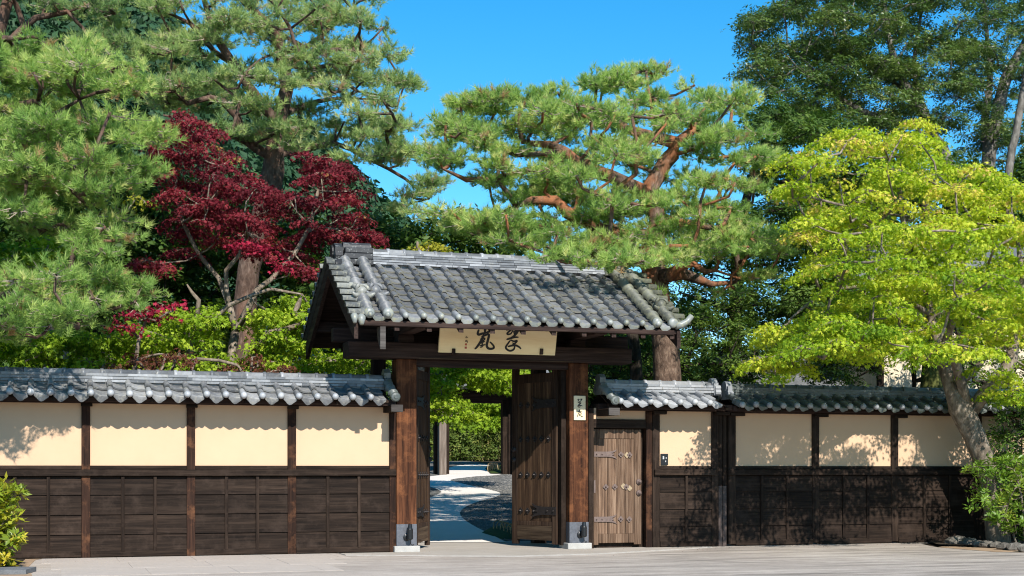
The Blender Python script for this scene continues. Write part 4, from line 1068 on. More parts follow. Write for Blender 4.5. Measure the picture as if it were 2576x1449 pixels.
npn = thing('name_plate', 'upright pale wooden plate with two black brush characters, fixed to the right gate pillar', 'name plate', (1.1, -0.16, 2.1))
px0, px1 = at(1443.8, 1020, -0.18).x, at(1473, 1020, -0.18).x; pz0, pz1 = at(1458, 1057, -0.18).z, at(1458, 995.6, -0.18).z
mb = MB(); mb.box(px0, px1, -0.185, -0.161, pz0, pz1, 0.003); mb.build('plate', M['plate'], npn)
NP = lambda zx, zy: at((1500 + zx * 0.08282) * 0.93605, (1040 + zy * 0.08282) * 0.93605, -0.185)
dn = Vector((0, -1, 0))
for strokes in ([([(630, 405), (660, 395), (660, 430), (640, 460), (680, 455)], 22), ([(690, 405), (740, 395), (775, 395), (740, 440), (700, 470)], 22), ([(770, 395), (720, 460), (640, 520)], 20), ([(640, 515), (700, 495), (745, 490)], 22), ([(690, 530), (740, 520), (680, 570), (650, 600)], 20), ([(680, 550), (640, 610), (650, 645), (695, 655), (712, 620), (705, 580)], 22), ([(650, 605), (720, 598), (780, 618)], 24)],
                [([(695, 735), (692, 795)], 20), ([(640, 775), (650, 808), (700, 795), (775, 785)], 20), ([(655, 850), (640, 910), (622, 965)], 22), ([(660, 850), (710, 835), (745, 835), (738, 900), (742, 950), (780, 968), (805, 945)], 22), ([(675, 885), (705, 880), (685, 905)], 12), ([(670, 930), (710, 922)], 12), ([(692, 880), (690, 930)], 12)]):
    mb = MB()
    for k, (s, w) in enumerate(strokes): ribbon(mb, s, w * 1.15, NP, dn, 0.002 + 0.0004 * k)
    mb.build('brush_character', M['ink'], npn)

ic = thing('intercom', 'small black intercom panel on the plaster beside the side door', 'intercom', (X(1671), -0.085, 1.45))
ix0, ix1 = at(1662, 1150, -0.1).x, at(1680, 1150, -0.1).x; iz0, iz1 = at(1671, 1170, -0.1).z, at(1671, 1141.5, -0.1).z
mb = MB(); mb.box(ix0, ix1, -0.115, -0.086, iz0, iz1, 0.004); mb.build('housing', M['black'], ic)
mb = MB(); mb.box(ix0 + 0.03, ix0 + 0.055, -0.118, -0.1155, iz1 - 0.09, iz1 - 0.04); mb.build('screen', M['white_plastic'], ic)
mb = MB(); mb.box(ix0 + 0.085, ix0 + 0.10, -0.118, -0.1155, iz1 - 0.08, iz1 - 0.06); mb.build('button', M['white_plastic'], ic)
mb = MB(); mb.box(ix0 + 0.075, ix0 + 0.09, -0.118, -0.1155, iz0 + 0.05, iz0 + 0.075); mb.build('button', M['white_plastic'], ic)

def spotlight(xc, label):
    t = thing('spotlight', label, 'spotlight', (xc, -0.17, 0.27), 'black spotlights on the gate pillars')
    mb = MB(); mb.lathe([(0.058, 0.0), (0.056, -0.022), (0.03, -0.03)], 14, (xc - 0.02, -0.1665, 0.235), 'y'); mb.build('mounting', M['black'], t)
    mb = MB(); mb.tube([(xc - 0.015, -0.19, 0.235), (xc + 0.0, -0.24, 0.25)], 0.016, 8); mb.build('arm', M['black'], t)
    mb = MB(); mb.lathe([(0.03, 0.20), (0.046, 0.215), (0.046, 0.36), (0.038, 0.375), (0.03, 0.44), (0.026, 0.445)], 12, (xc + 0.01, -0.26, 0.0), 'z'); mb.build('lamp_body', M['black'], t)
    mb = MB(); mb.tube([(xc + 0.01, -0.26, 0.2), (xc + 0.02, -0.24, 0.14), (xc + 0.06, -0.2, 0.115), (xc + 0.09, -0.175, 0.12)], 0.006, 6); mb.build('cable', M['black'], t)
spotlight((pl[0][0] + pl[0][1]) / 2 + 0.02, 'black spotlight on the foot of the left gate pillar')
spotlight((pl[1][0] + pl[1][1]) / 2 + 0.04, 'black spotlight on the foot of the right gate pillar, below the name plate')

# ------------------------------------------------------------------ inner gate, far buildings
def inner_gate():
    Y = 24.0; g = ground_z(Y)
    t = thing('inner_gate', 'dark timber inner gate with a grey roof, seen through the open doorway', 'gate', (6.5, Y, g))
    Q = lambda px, py, y=Y: at(px, py, y)
    for (a, b, y, m) in ((1103, 1121, Y - 0.5, 'post_pale'), (1092, 1103, Y, 'dark_z'), (1121.5, 1128, Y + 0.2, 'dark_z'), (1262, 1276, Y, 'dark_z'), (1276.5, 1289, Y - 0.1, 'dark_z'), (1291, 1302, Y - 0.5, 'post_pale')):
        mb = MB(); mb.box(Q(a, 0, y).x, Q(b, 0, y).x, y - 0.12, y + 0.12, g - 0.1, g + 2.5, 0.01); mb.build('post', M[m], t)
    x0, x1 = Q(1060, 0).x, Q(1340, 0).x
    mb = MB(); mb.box(x0, x1, Y - 0.1, Y + 0.15, Q(1200, 1014).z, Q(1200, 990).z, 0.01); mb.build('lintel', M['beam_x'], t)
    mb = MB(); mb.box(x0, x1, Y + 0.3, Y + 0.5, Q(1200, 1005).z, Q(1200, 985).z + 0.1, 0.01); mb.build('lintel', M['beam_x'], t)
    z0 = Q(1200, 975).z
    mb = MB(); n = 34; vs = []; fs = []
    xa, xb = x0 - 0.4, x1 + 0.4
    for j, (y, z) in enumerate(((Y - 1.3, z0 - 0.05), (Y - 1.3, z0), (Y + 0.2, z0 + 0.95), (Y + 1.7, z0))):
        for i in range(n * 4 + 1):
            vs.append((xa + (xb - xa) * i / (n * 4), y, z + (0.05 if i % 4 == 0 else (0.02 if i % 2 else -0.02)) * (1 if j else 0)))
    w = n * 4 + 1
    for j in range(3): fs += [(j * w + i, j * w + i + 1, (j + 1) * w + i + 1, (j + 1) * w + i) for i in range(w - 1)]
    mb.add(vs, fs); mb.build('roof', M['tile'], t)
    mb = MB(); mb.box(xa, xb, Y + 0.05, Y + 0.35, z0 + 0.9, z0 + 1.15, 0.02); mb.build('ridge', M['noshi'], t)
M['post_pale'] = wood('pale weathered post', (0.10, 0.08, 0.065), (0.24, 0.19, 0.155), (0.40, 0.34, 0.29), 'z')
inner_gate()

def house(name, label, x0, x1, y0, y1, zw, zr, wall, tile, gz, depth=None):
    """plain garden building: walls with timber posts and a ribbed tiled roof, ridge along x"""
    t = thing(name, label, 'building', ((x0 + x1) / 2, (y0 + y1) / 2, gz))
    mb = MB(); mb.box(x0, x1, y0, y1, gz - 0.2, zw); mb.build('wall', wall, t)
    k = int((x1 - x0) / 1.8)
    for i in range(k + 1):
        x = x0 + (x1 - x0) * i / k; mb = MB(); mb.box(x - 0.07, x + 0.07, y0 - 0.03, y0 + 0.05, gz, zw - 0.01); mb.build('post', M['dark_z'], t)
    ym = (y0 + y1) / 2; e = 0.7; P_ = 0.28
    mb = MB(); xa, xb = x0 - e, x1 + e; n = int((xb - xa) / P_); vs = []; fs = []
    for j, (y, z) in enumerate(((y0 - e, zw - 0.15), (y0 - e, zw - 0.05), (ym, zr), (y1 + e, zw - 0.05))):
        for i in range(n * 4 + 1): vs.append((xa + (xb - xa) * i / (n * 4), y, z + ((0.05, 0.0, -0.02, 0.0)[i % 4] if j else 0)))
    w = n * 4 + 1
    for j in range(3): fs += [(j * w + i, j * w + i + 1, (j + 1) * w + i + 1, (j + 1) * w + i) for i in range(w - 1)]
    mb.add(vs, fs); rf = mb.build('roof', tile, t)
    mb = MB(); mb.box(xa, xb, ym - 0.2, ym + 0.2, zr - 0.05, zr + 0.3, 0.03); mb.build('ridge', M['noshi'], t)
a = at(1905, 960, 7.0); b_ = at(2700, 960, 7.0)
house('garden_house', 'cream garden house with a grey tiled roof, behind the yellow-green maple', at(2215, 960, 6.0).x, at(2800, 960, 6.0).x, 6.0, 9.0, 5.1, 6.4, M['house_wall'], M['tile'], 0.2)
house('low_pavilion', 'low pavilion roofed in pale grey tiles, under the yellow-green maple beside the cream house', at(1935, 960, 6.5).x, at(2150, 960, 6.5).x, 6.5, 9.5, 2.6, 3.7, M['house_wall'], M['noshi'], 0.2)
house('garden_pavilion', 'grey roofed garden pavilion half hidden behind the red maple', at(300, 900, 13).x, at(760, 900, 13).x, 13.0, 17.0, 3.0, 4.6, M['house_wall'], M['noshi'], 0.5)

# ------------------------------------------------------------------ foliage
def frames(axis):
    """rotation matrices whose z column is the axis, with random spin"""
    axis = axis / np.linalg.norm(axis, axis=1, keepdims=True)
    r = RNG.normal(size=axis.shape); x = r - axis * (r * axis).sum(1, keepdims=True)
    x /= np.linalg.norm(x, axis=1, keepdims=True); y = np.cross(axis, x)
    return np.stack([x, y, axis], axis=2)
def stamp(tv, tf, pos, axis, scale, tint, tjit=0.12):
    """copy a template over many places; returns arrays"""
    n = len(pos); k = len(tv)
    Rm = frames(axis)
    V = np.einsum('nij,kj->nki', Rm, tv) * scale[:, None, None] + pos[:, None, :]
    F = tf[None] + (np.arange(n) * k)[:, None, None]
    T = np.repeat(tint, k)
    return V.reshape(-1, 3), F.reshape(-1, 3), T
def foliage(name, parts, mat, parent=None, kind=None):
    V = np.concatenate([p[0] for p in parts]); T = np.concatenate([p[2] for p in parts])
    off = 0; Fs = []
    for p in parts: Fs.append(p[1] + off); off += len(p[0])
    F = np.concatenate(Fs)
    c = (V.min(0) + V.max(0)) / 2
    me = bpy.data.meshes.new(name); me.vertices.add(len(V)); me.vertices.foreach_set('co', (V - c).astype(np.float32).ravel())
    me.loops.add(len(F) * 3); me.loops.foreach_set('vertex_index', F.astype(np.int32).ravel())
    me.polygons.add(len(F)); me.polygons.foreach_set('loop_start', np.arange(0, len(F) * 3, 3, dtype=np.int32))
    try: me.polygons.foreach_set('loop_total', np.full(len(F), 3, dtype=np.int32))
    except Exception: pass
    me.update(calc_edges=True)
    at_ = me.attributes.new('tint', 'FLOAT', 'POINT'); at_.data.foreach_set('value', np.clip(T, 0, 1).astype(np.float32))
    me.materials.append(mat)
    o = bpy.data.objects.new(name, me); COL.objects.link(o); place(o, c.tolist(), parent)
    if kind: o['kind'] = kind
    return o

def needle_template(n=26, L=0.125, w=0.0095):
    r = np.random.default_rng(3); vs = []; fs = []
    for k in range(n):
        th = r.uniform(0.12, 1.25); ph = 2 * math.pi * k * 0.618
        d = np.array([math.sin(th) * math.cos(ph), math.sin(th) * math.sin(ph), math.cos(th)])
        s = np.cross(d, r.normal(size=3)); s /= np.linalg.norm(s)
        l = L * r.uniform(0.75, 1.15); b = np.array([0, 0, r.uniform(-0.05, 0.03)])
        vs += [b - s * w / 2, b + s * w / 2, b + d * l]; fs.append((3 * k, 3 * k + 1, 3 * k + 2))
    return np.array(vs), np.array(fs)
def maple_template(n=9, spread=0.11, r0=0.036, seed=4):
    r = np.random.default_rng(seed); vs = []; fs = []
    for k in range(n):
        a = r.uniform(0, 6.283); d = spread * math.sqrt(r.uniform(0.02, 1)); c = np.array([d * math.cos(a), d * math.sin(a), r.uniform(-0.03, 0.02) - d * 0.25])
        nrm = np.array([math.cos(a) * 0.6, math.sin(a) * 0.6, 0.8]) + r.normal(size=3) * 0.45; nrm /= np.linalg.norm(nrm)
        f = np.array([math.cos(a), math.sin(a), -0.35]) + r.normal(size=3) * 0.4; f -= nrm * f.dot(nrm); f /= np.linalg.norm(f); s = np.cross(nrm, f)
        rr = r0 * r.uniform(0.8, 1.25)
        for ang, l in ((-1.75, 0.62), (-0.85, 0.95), (0, 1.1), (0.85, 0.95), (1.75, 0.62)):
            dr = f * math.cos(ang) + s * math.sin(ang); pr_ = -f * math.sin(ang) + s * math.cos(ang)
            i = len(vs); mid = c + dr * rr * 0.36
            vs += [c - dr * rr * 0.1, mid - pr_ * rr * 0.2, c + dr * rr * l - nrm * rr * 0.15, mid + pr_ * rr * 0.2]
            fs += [(i, i + 1, i + 2), (i, i + 2, i + 3)]
    return np.array(vs), np.array(fs)
def broad_template(n=9, spread=0.10, l0=0.08, w0=0.032, seed=5, droop=0.3):
    r = np.random.default_rng(seed); vs = []; fs = []
    for k in range(n):
        a = 6.283 * k * 0.618; c = np.array([math.cos(a), math.sin(a), 0]) * spread * r.uniform(0.1, 0.6) + np.array([0, 0, r.uniform(-0.05, 0.05)])
        f = np.array([math.cos(a), math.sin(a), r.uniform(-0.2, 0.7) - droop]); f /= np.linalg.norm(f)
        s = np.cross(f, np.array([0, 0, 1.0]) + r.normal(size=3) * 0.35); s /= np.linalg.norm(s)
        l = l0 * r.uniform(0.7, 1.2); w = w0 * r.uniform(0.8, 1.2); nn = np.cross(s, f)
        i = len(vs); vs += [c, c + f * l * 0.45 - s * w / 2 + nn * w * 0.1, c + f * l, c + f * l * 0.45 + s * w / 2 + nn * w * 0.1]
        fs += [(i, i + 1, i + 2), (i, i + 2, i + 3)]
    return np.array(vs), np.array(fs)
T_NEEDLE = needle_template(24, 0.104, 0.0088)
T_NEEDLE_S = needle_template(20, 0.108, 0.0095)
T_MAPLE = maple_template()
T_MAPLE_BIG = maple_template(8, 0.13, 0.045, 8)
T_BROAD = broad_template()
T_SHRUB = broad_template(10, 0.06, 0.075, 0.028, 6, 0.0)
T_CLUMP = broad_template(9, 0.16, 0.17, 0.08, 9)

def in_poly(x, y, poly):
    c = False; n = len(poly); j = n - 1
    for i in range(n):
        xi, yi = poly[i]; xj, yj = poly[j]
        if (yi > y) != (yj > y) and x < (xj - xi) * (y - yi) / (yj - yi) + xi: c = not c
        j = i
    return c
def pads_in(poly, n, Y, dy, r, seed, hole=(), sep=1.0, up=0.0):
    """scatter foliage pads through the volume a crown's outline encloses; returns [(centre, radius)]"""
    rg = random.Random(seed); xs = [p[0] for p in poly]; ys = [p[1] for p in poly]
    out = []; tries = 0
    cx, cy = sum(xs) / len(xs), sum(ys) / len(ys); hx, hy = (max(xs) - min(xs)) / 2, (max(ys) - min(ys)) / 2
    pr_ = []
    while len(out) < n and tries < n * 120:
        tries += 1
        x, y = rg.uniform(min(xs), max(xs)), rg.uniform(min(ys), max(ys))
        if not in_poly(x, y, poly) or any(in_poly(x, y, h) for h in hole): continue
        e = max(0.15, 1 - ((x - cx) / hx) ** 2 * 0.7 - ((y - cy) / hy) ** 2 * 0.5)
        yy = Y + dy * rg.uniform(-1, 1) * math.sqrt(e)
        p = at(x, y, yy); rr = r * rg.uniform(0.7, 1.25)
        if any((p - q).length < sep * 0.62 * (rr + s) * (1.0 - 0.5 * min(1, tries / (n * 100))) for q, s in out): continue
        out.append((p, rr))
    return out

class Tree:
    """skeleton of limbs grown towards the pads; then branches, twigs and leaves"""
    def __init__(s, seed): s.pos = []; s.par = []; s.rad = []; s.kids = {}; s.rg = random.Random(seed); s.fixed = []; s.tips = []
    def node(s, p, par, r=0.0, fixed=False):
        s.pos.append(Vector(p)); s.par.append(par); s.rad.append(r); s.fixed.append(fixed); return len(s.pos) - 1
    def limb(s, pts, radii, start=None, step=0.35):
        """pts: world points. start: nearest existing node if None and the tree is not empty"""
        pts = [Vector(p) for p in pts]
        par = -1
        if s.pos:
            d = [(q - pts[0]).length for q in s.pos]; par = int(np.argmin(d)) if start is None else start
        n = len(pts); ids = []
        for i in range(n):
            if i:
                L = (pts[i] - pts[i - 1]).length; k = max(1, int(L / step))
                for j in range(1, k):
                    u = j / k; p0, p1, p2, p3_ = pts[max(i - 2, 0)], pts[i - 1], pts[i], pts[min(i + 1, n - 1)]
                    q = 0.5 * ((2 * p1) + (p2 - p0) * u + (2 * p0 - 5 * p1 + 4 * p2 - p3_) * u * u + (3 * p1 - p0 - 3 * p2 + p3_) * u ** 3)
                    r = radii[i - 1] * (1 - u) + radii[i] * u
                    par = s.node(q, par, r * s.rg.uniform(0.93, 1.07), True); ids.append(par)
            par = s.node(pts[i], par, radii[i], True); ids.append(par)
        return ids
    def grow(s, pads, wig=0.16, rise=0.25, rmin=0.012):
        tr = s.pos[0]
        order = sorted(pads, key=lambda pr: min((q - pr[0]).length for q in s.pos))
        for c, r in order:
            best, bi = 1e9, 0
            for i, q in enumerate(s.pos):
                d = (q - c).length + max(0, q.z - c.z) * 0.8 + (0.0 if s.fixed[i] else 0.15)
                if d < best: best, bi = d, i
            a = s.pos[bi]; L = (c - a).length; k = max(2, int(L / 0.28)); par = bi
            side = Vector((s.rg.gauss(0, 1), s.rg.gauss(0, 1), s.rg.gauss(0, 0.5))) * wig * min(1.5, L) * 0.5
            for j in range(1, k + 1):
                u = j / k; p = a.lerp(c, u) + side * math.sin(math.pi * u) + Vector((0, 0, -rise * 0.3 * L * math.sin(math.pi * u)))
                p += Vector((s.rg.gauss(0, 1), s.rg.gauss(0, 1), s.rg.gauss(0, 1))) * 0.03 * (0 if j == k else 1)
                par = s.node(p, par)
            s.tips.append((par, c, r))
        n = len(s.pos); cnt = [0] * n
        for t, _, _ in s.tips:
            i = t
            while i >= 0: cnt[i] += 1; i = s.par[i]
        for i in range(n):
            if not s.fixed[i]: s.rad[i] = rmin * (0.75 + cnt[i] ** 0.5 * 0.62)
    def wood(s, mat, parent, name='trunk', wob=0.05, sides=8):
        mb = MB(); n = len(s.pos); kids = [[] for _ in range(n)]
        for i, p in enumerate(s.par):
            if p >= 0: kids[p].append(i)
        seen = set()
        roots = [i for i in range(n) if s.par[i] < 0]
        stack = [(r, None) for r in roots]
        while stack:
            i, frm = stack.pop()
            path = [i] if frm is None else [frm, i]
            while kids[path[-1]]:
                ks = sorted(kids[path[-1]], key=lambda q: -s.rad[q])
                for q in ks[1:]: stack.append((q, path[-1]))
                path.append(ks[0])
            r = [s.rad[j] for j in path]
            if frm is not None: r[0] = min(r[0], r[1] * 1.25)
            mx = max(r)
            if len(path) > 1: mb.tube([s.pos[j] for j in path], r, sides + 4 if mx > 0.12 else (sides if mx > 0.04 else 5), True, wob if mx > 0.05 else 0.0)
        return mb
    def leaves_pine(s, mb, tpl, per, flat=0.42, scale=1.0, base=0.5, spread=1.0, loose=0.25):
        """forking twigs and needle tufts on each pad"""
        pos = []; ax = []; sc = []; tn = []
        rg = s.rg; tw = MB(); up = Vector((0, 0, 1))
        for t, c, r in s.tips:
            pt = rg.uniform(-0.17, 0.15); dens = rg.uniform(0.55, 1.35)
            m = max(3, int(per * (r / 0.5) ** 2 * dens))
            lean = Vector((rg.gauss(0, .25), rg.gauss(0, .25), 0))
            for k in range(m):
                a = rg.uniform(0, 6.283); q = math.sqrt(rg.uniform(0.02, 1)) * r * spread
                if rg.random() < loose: q *= rg.uniform(1.0, 1.5)
                qq = min(1.0, q / (r * spread))
                e = Vector((c.x + q * math.cos(a), c.y + q * math.sin(a), c.z + (rg.uniform(-0.6, 1.0) * math.sqrt(max(0.08, 1 - qq ** 2)) - 0.22 * q / r) * r * flat * 1.4)) + lean * r * 0.4
                b = c.lerp(e, rg.uniform(0.0, 0.35)) + Vector((0, 0, -0.06 * rg.random()))
                mid = b.lerp(e, 0.55) + Vector((rg.gauss(0, .035), rg.gauss(0, .035), -0.06 * rg.random()))
                if k % 2 == 0:
                    tw.tube([b, mid, e], [0.009, 0.007, 0.004], 3, False)
                    if rg.random() < 0.12:      # a bare dead twig
                        d_ = Vector((rg.gauss(0, 1), rg.gauss(0, 1), rg.gauss(0, .5))).normalized() * rg.uniform(.1, .22)
                        tw.tube([mid, mid + d_ * .6, mid + d_ + Vector((rg.gauss(0, .03), 0, rg.gauss(0, .04)))], [0.007, 0.005, 0.003], 3, False)
                d = (e - mid); d = d.normalized() if d.length > 1e-4 else up
                old = rg.random() < 0.03
                for u, g in ((1.0, 1.0), (0.74, 0.9), (0.5, 0.8)):
                    if u < 1 and rg.random() < 0.12: continue
                    p = b.lerp(mid, u / 0.55) if u < 0.55 else mid.lerp(e, (u - 0.55) / 0.45)
                    x = d * 0.75 + up * rg.uniform(0.35, 1.0) + Vector((rg.gauss(0, .3), rg.gauss(0, .3), rg.gauss(0, .2)))
                    pos.append((p.x + rg.gauss(0, .025), p.y + rg.gauss(0, .025), p.z + rg.gauss(0, .02))); ax.append(tuple(x)); sc.append(g * scale * rg.choice((0.65, 0.85, 1.0, 1.15, 1.3)) * rg.uniform(0.9, 1.1))
                    tn.append(1.0 if old else min(0.93, base + pt + rg.gauss(0, 0.15) + (0.10 if u == 1.0 else -0.06)))
        s.twigs = tw
        return stamp(*tpl, np.array(pos), np.array(ax), np.array(sc), np.array(tn))
    def leaves_flat(s, mb, tpl, per, flat=0.22, scale=1.0, base=0.5, tilt=0.35, jit=0.14, droop=0.25, up=1.0, bottom=-0.6, young=None):
        pos = []; ax = []; sc = []; tn = []; rg = s.rg
        for t, c, r in s.tips:
            pt = rg.uniform(-0.22, 0.22); m = max(3, int(per * (r / 0.5) ** 2 * rg.uniform(0.6, 1.3)))
            lx, ly = rg.gauss(0, .12), rg.gauss(0, .12)
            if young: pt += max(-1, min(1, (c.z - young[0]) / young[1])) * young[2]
            for k in range(m):
                a = rg.uniform(0, 6.283); q = math.sqrt(rg.uniform(0.0, 1)) * r
                if rg.random() < 0.2: q *= rg.uniform(1.0, 1.45)
                z = c.z + rg.uniform(bottom, 1) * r * flat * math.sqrt(max(0.1, 1 - (q / r) ** 2)) - droop * r * (q / r) ** 2 + q * (lx * math.cos(a) + ly * math.sin(a))
                p = Vector((c.x + q * math.cos(a), c.y + q * math.sin(a), z))
                if k % 5 == 0:
                    mid = c.lerp(p, 0.5) + Vector((rg.gauss(0, .03), rg.gauss(0, .03), 0.02)); mb.tube([c, mid, p], [0.007, 0.005, 0.003], 3, False)
                pos.append(tuple(p)); ax.append((tilt * math.cos(a) * q / r + rg.gauss(0, jit), tilt * math.sin(a) * q / r + rg.gauss(0, jit), up)); sc.append(scale * rg.uniform(0.75, 1.25)); tn.append(base + pt + rg.gauss(0, 0.17))
        return stamp(*tpl, np.array(pos), np.array(ax), np.array(sc), np.array(tn))
def AT(*pts): return [at(*p) for p in pts]
def finish(root, tr, mb, parts, bark, leafm, wobn='trunk'):
    mb.build('trunk', bark, root, smooth=True)
    cr = foliage('crown', parts, leafm, root)
    if getattr(tr, 'twigs', None) and tr.twigs.v: tr.twigs.build('twigs', M['twig'], root)['kind'] = 'stuff'

# ------------------------------------------------------------------ the trees
# left pine, leaning over the wall
def left_pine():
    t = thing('pine_tree', 'bright green pine whose drooping boughs hang over the left end of the wall', 'pine tree', at(-150, 1405, 1.6).to_2d().to_3d(), 'pines behind the wall')
    tr = Tree(1)
    b = at(-150, 1400, 1.6); b.z = 0
    tr.limb([b, at(-140, 1000, 1.7), at(-110, 700, 1.6), at(-90, 400, 1.5), at(-60, 100, 1.5), at(-20, -80, 1.6)], [.24, .21, .18, .14, .10, .06])
    tr.limb(AT((-90, 400, 1.5), (0, 412, 1.0), (70, 424, 0.6), (110, 430, 0.3)), [.07, .05, .04, .03])
    tr.limb(AT((-95, 300, 1.5), (10, 272, 1.2), (95, 254, 0.9), (135, 290, 0.7), (200, 250, .5)), [.07, .055, .045, .04, .02])
    tr.limb(AT((-80, 90, 1.5), (20, 98, 1.3), (60, 95, 1.0)), [.06, .055, .03])
    tr.limb(AT((-120, 760, 1.6), (30, 740, 0.2), (150, 770, -0.8), (230, 790, -1.4)), [.07, .05, .035, .02])
    tr.limb(AT((-120, 830, 1.6), (30, 836, -0.4), (90, 850, -1.2)), [.06, .04, .02])
    A1 = [(-90, 120), (110, 95), (240, 120), (320, 130), (360, 230), (380, 330), (370, 440), (390, 520), (340, 575), (260, 610), (200, 600), (140, 575), (-90, 570)]
    A2 = [(-90, 690), (60, 680), (150, 690), (170, 690), (180, 820), (80, 850), (-90, 830)]
    A3 = [(170, 690), (260, 680), (330, 690), (385, 735), (330, 765), (240, 800), (200, 830), (170, 830)]
    pads = pads_in(A1, 92, 1.2, 1.9, 0.42, 5, sep=0.85, hole=[[(-60, 210), (40, 200), (60, 250), (-60, 260)], [(130, 235), (290, 235), (290, 275), (150, 275)]]) + pads_in(A2, 20, -1.1, 1.4, 0.36, 6, sep=0.85) + pads_in(A3, 15, 0.3, 0.7, 0.34, 16, sep=0.85)
    pads += pads_in([(180, 600), (330, 590), (330, 680), (250, 690), (180, 660)], 7, 0.0, 0.8, 0.28, 7)
    tr.grow(pads, rmin=0.016); mb = tr.wood(M['bark_tall'], t)
    L = tr.leaves_pine(mb, T_NEEDLE, 52, base=0.50, scale=1.1)
    finish(t, tr, mb, [L], M['bark_tall'], M['needle'])
left_pine()

def far_left_pine():
    t = thing('pine_tree', 'thin dark pine crown against the sky at the top left corner', 'pine tree', (at(-90, 900, 8).x, 8, ground_z(8)), 'pines behind the wall')
    tr = Tree(2); b = at(-90, 900, 8); b.z = ground_z(8)
    tr.limb([b, at(-70, 500, 8), at(-20, 150, 8), at(40, -60, 8)], [.25, .2, .14, .08])
    tr.limb(AT((-20, 150, 8), (90, 45, 7.8), (170, 30, 7.6), (240, 5, 7.6)), [.09, .06, .05, .02])
    tr.limb(AT((60, 65, 7.9), (40, 10, 7.8), (-20, -20, 7.8)), [.06, .05, .02])
    pads = pads_in([(-40, -60), (200, -60), (330, -30), (300, 50), (330, 110), (220, 105), (150, 40), (60, 15), (-40, 10)], 24, 8, 1.0, 0.42, 9)
    tr.grow(pads, rmin=0.017); mb = tr.wood(None, t)
    L = tr.leaves_pine(mb, T_NEEDLE_S, 26, base=0.4, scale=1.15)
    finish(t, tr, mb, [L], M['bark_tall'], M['needle_blue'])
far_left_pine()

def tall_pine():
    Y = 9.0
    t = thing('pine_tree', 'tall open-crowned pine with crooked dark limbs, rising behind the red maple', 'pine tree', (at(605, 1000, Y).x, Y, ground_z(Y)), 'pines behind the wall')
    tr = Tree(3); b = at(598, 1100, Y); b.z = ground_z(Y)
    tr.limb([b] + AT((606, 930, Y), (615, 800, Y), (625, 680, Y), (660, 540, Y), (688, 430, Y), (692, 370, Y), (705, 290, Y), (722, 220, Y), (715, 170, Y), (700, 100, Y), (660, 50, Y - .3), (600, -10, Y - .5)), [.34, .28, .26, .24, .23, .24, .2, .17, .15, .14, .12, .1, .06])
    tr.limb(AT((690, 400, Y), (640, 370, Y - .2), (610, 345, Y - .3), (595, 290, Y - .4), (560, 255, Y - .4), (530, 245, Y - .5), (470, 260, Y - .6), (440, 230, Y - .8)), [.12, .1, .11, .09, .08, .06, .05, .03])
    tr.limb(AT((700, 310, Y), (655, 260, Y - .4), (620, 210, Y - .5), (580, 150, Y - .6), (540, 90, Y - .6), (520, 20, Y - .6), (500, -40, Y - .6)), [.1, .12, .1, .09, .08, .06, .04])
    tr.limb(AT((585, 160, Y - .5), (540, 130, Y - .2), (480, 60, Y), (440, 40, Y + .2)), [.07, .06, .05, .03])
    tr.limb(AT((705, 290, Y), (760, 268, Y + .2), (800, 255, Y + .4), (870, 245, Y + .6)), [.09, .07, .05, .03])
    tr.limb(AT((722, 220, Y), (770, 200, Y), (850, 195, Y - .2), (900, 230, Y - .4), (960, 240, Y - .5)), [.08, .06, .05, .04, .02])
    tr.limb(AT((705, 130, Y), (770, 120, Y + .2), (830, 70, Y + .3), (880, 30, Y + .3)), [.09, .07, .05, .03])
    tr.limb(AT((712, 160, Y), (780, 135, Y - .6), (850, 125, Y - .9), (905, 130, Y - 1)), [.08, .065, .05, .03])
    tr.limb(AT((688, 390, Y), (760, 380, Y + .4), (840, 360, Y + .6), (930, 400, Y + .6), (1020, 450, Y + .4), (1080, 500, Y + .3)), [.08, .07, .06, .05, .035, .02])
    tr.limb(AT((640, 370, Y), (560, 330, Y - .8), (480, 300, Y - 1.0), (410, 290, Y - 1.1)), [.06, .05, .04, .02])
    P_ = [(345, 60), (390, -30), (560, -50), (940, -50), (950, 20), (1000, 70), (1025, 150), (1040, 240), (1010, 290), (1040, 345), (1035, 390), (1100, 460), (1100, 530), (1020, 540), (950, 470), (900, 390), (830, 360), (780, 380), (600, 345), (520, 310), (400, 250), (355, 230), (365, 150)]
    H = [[(705, 190), (750, 190), (755, 270), (700, 290)], [(660, 370), (720, 360), (725, 420), (660, 420)], [(560, 265), (650, 265), (640, 300), (570, 300)], [(700, 330), (800, 330), (800, 360), (690, 360)], [(430, 270), (560, 270), (540, 305), (450, 300)], [(745, 215), (800, 210), (800, 240), (745, 240)], [(560, 90), (640, 90), (640, 140), (570, 150)], [(1000, 420), (1060, 410), (1040, 440), (1000, 450)], [(460, 170), (520, 160), (520, 200), (460, 205)], [(860, 205), (930, 205), (930, 240), (860, 240)], [(470, 20), (520, 20), (515, 60), (470, 60)]]
    pads = pads_in(P_, 168, Y, 2.4, 0.44, 12, hole=H, sep=0.82)
    tr.grow(pads, rmin=0.017); mb = tr.wood(None, t)
    L = tr.leaves_pine(mb, T_NEEDLE_S, 40, flat=0.36, base=0.52, scale=1.15)
    finish(t, tr, mb, [L], M['bark_tall'], M['needle_blue'])
tall_pine()

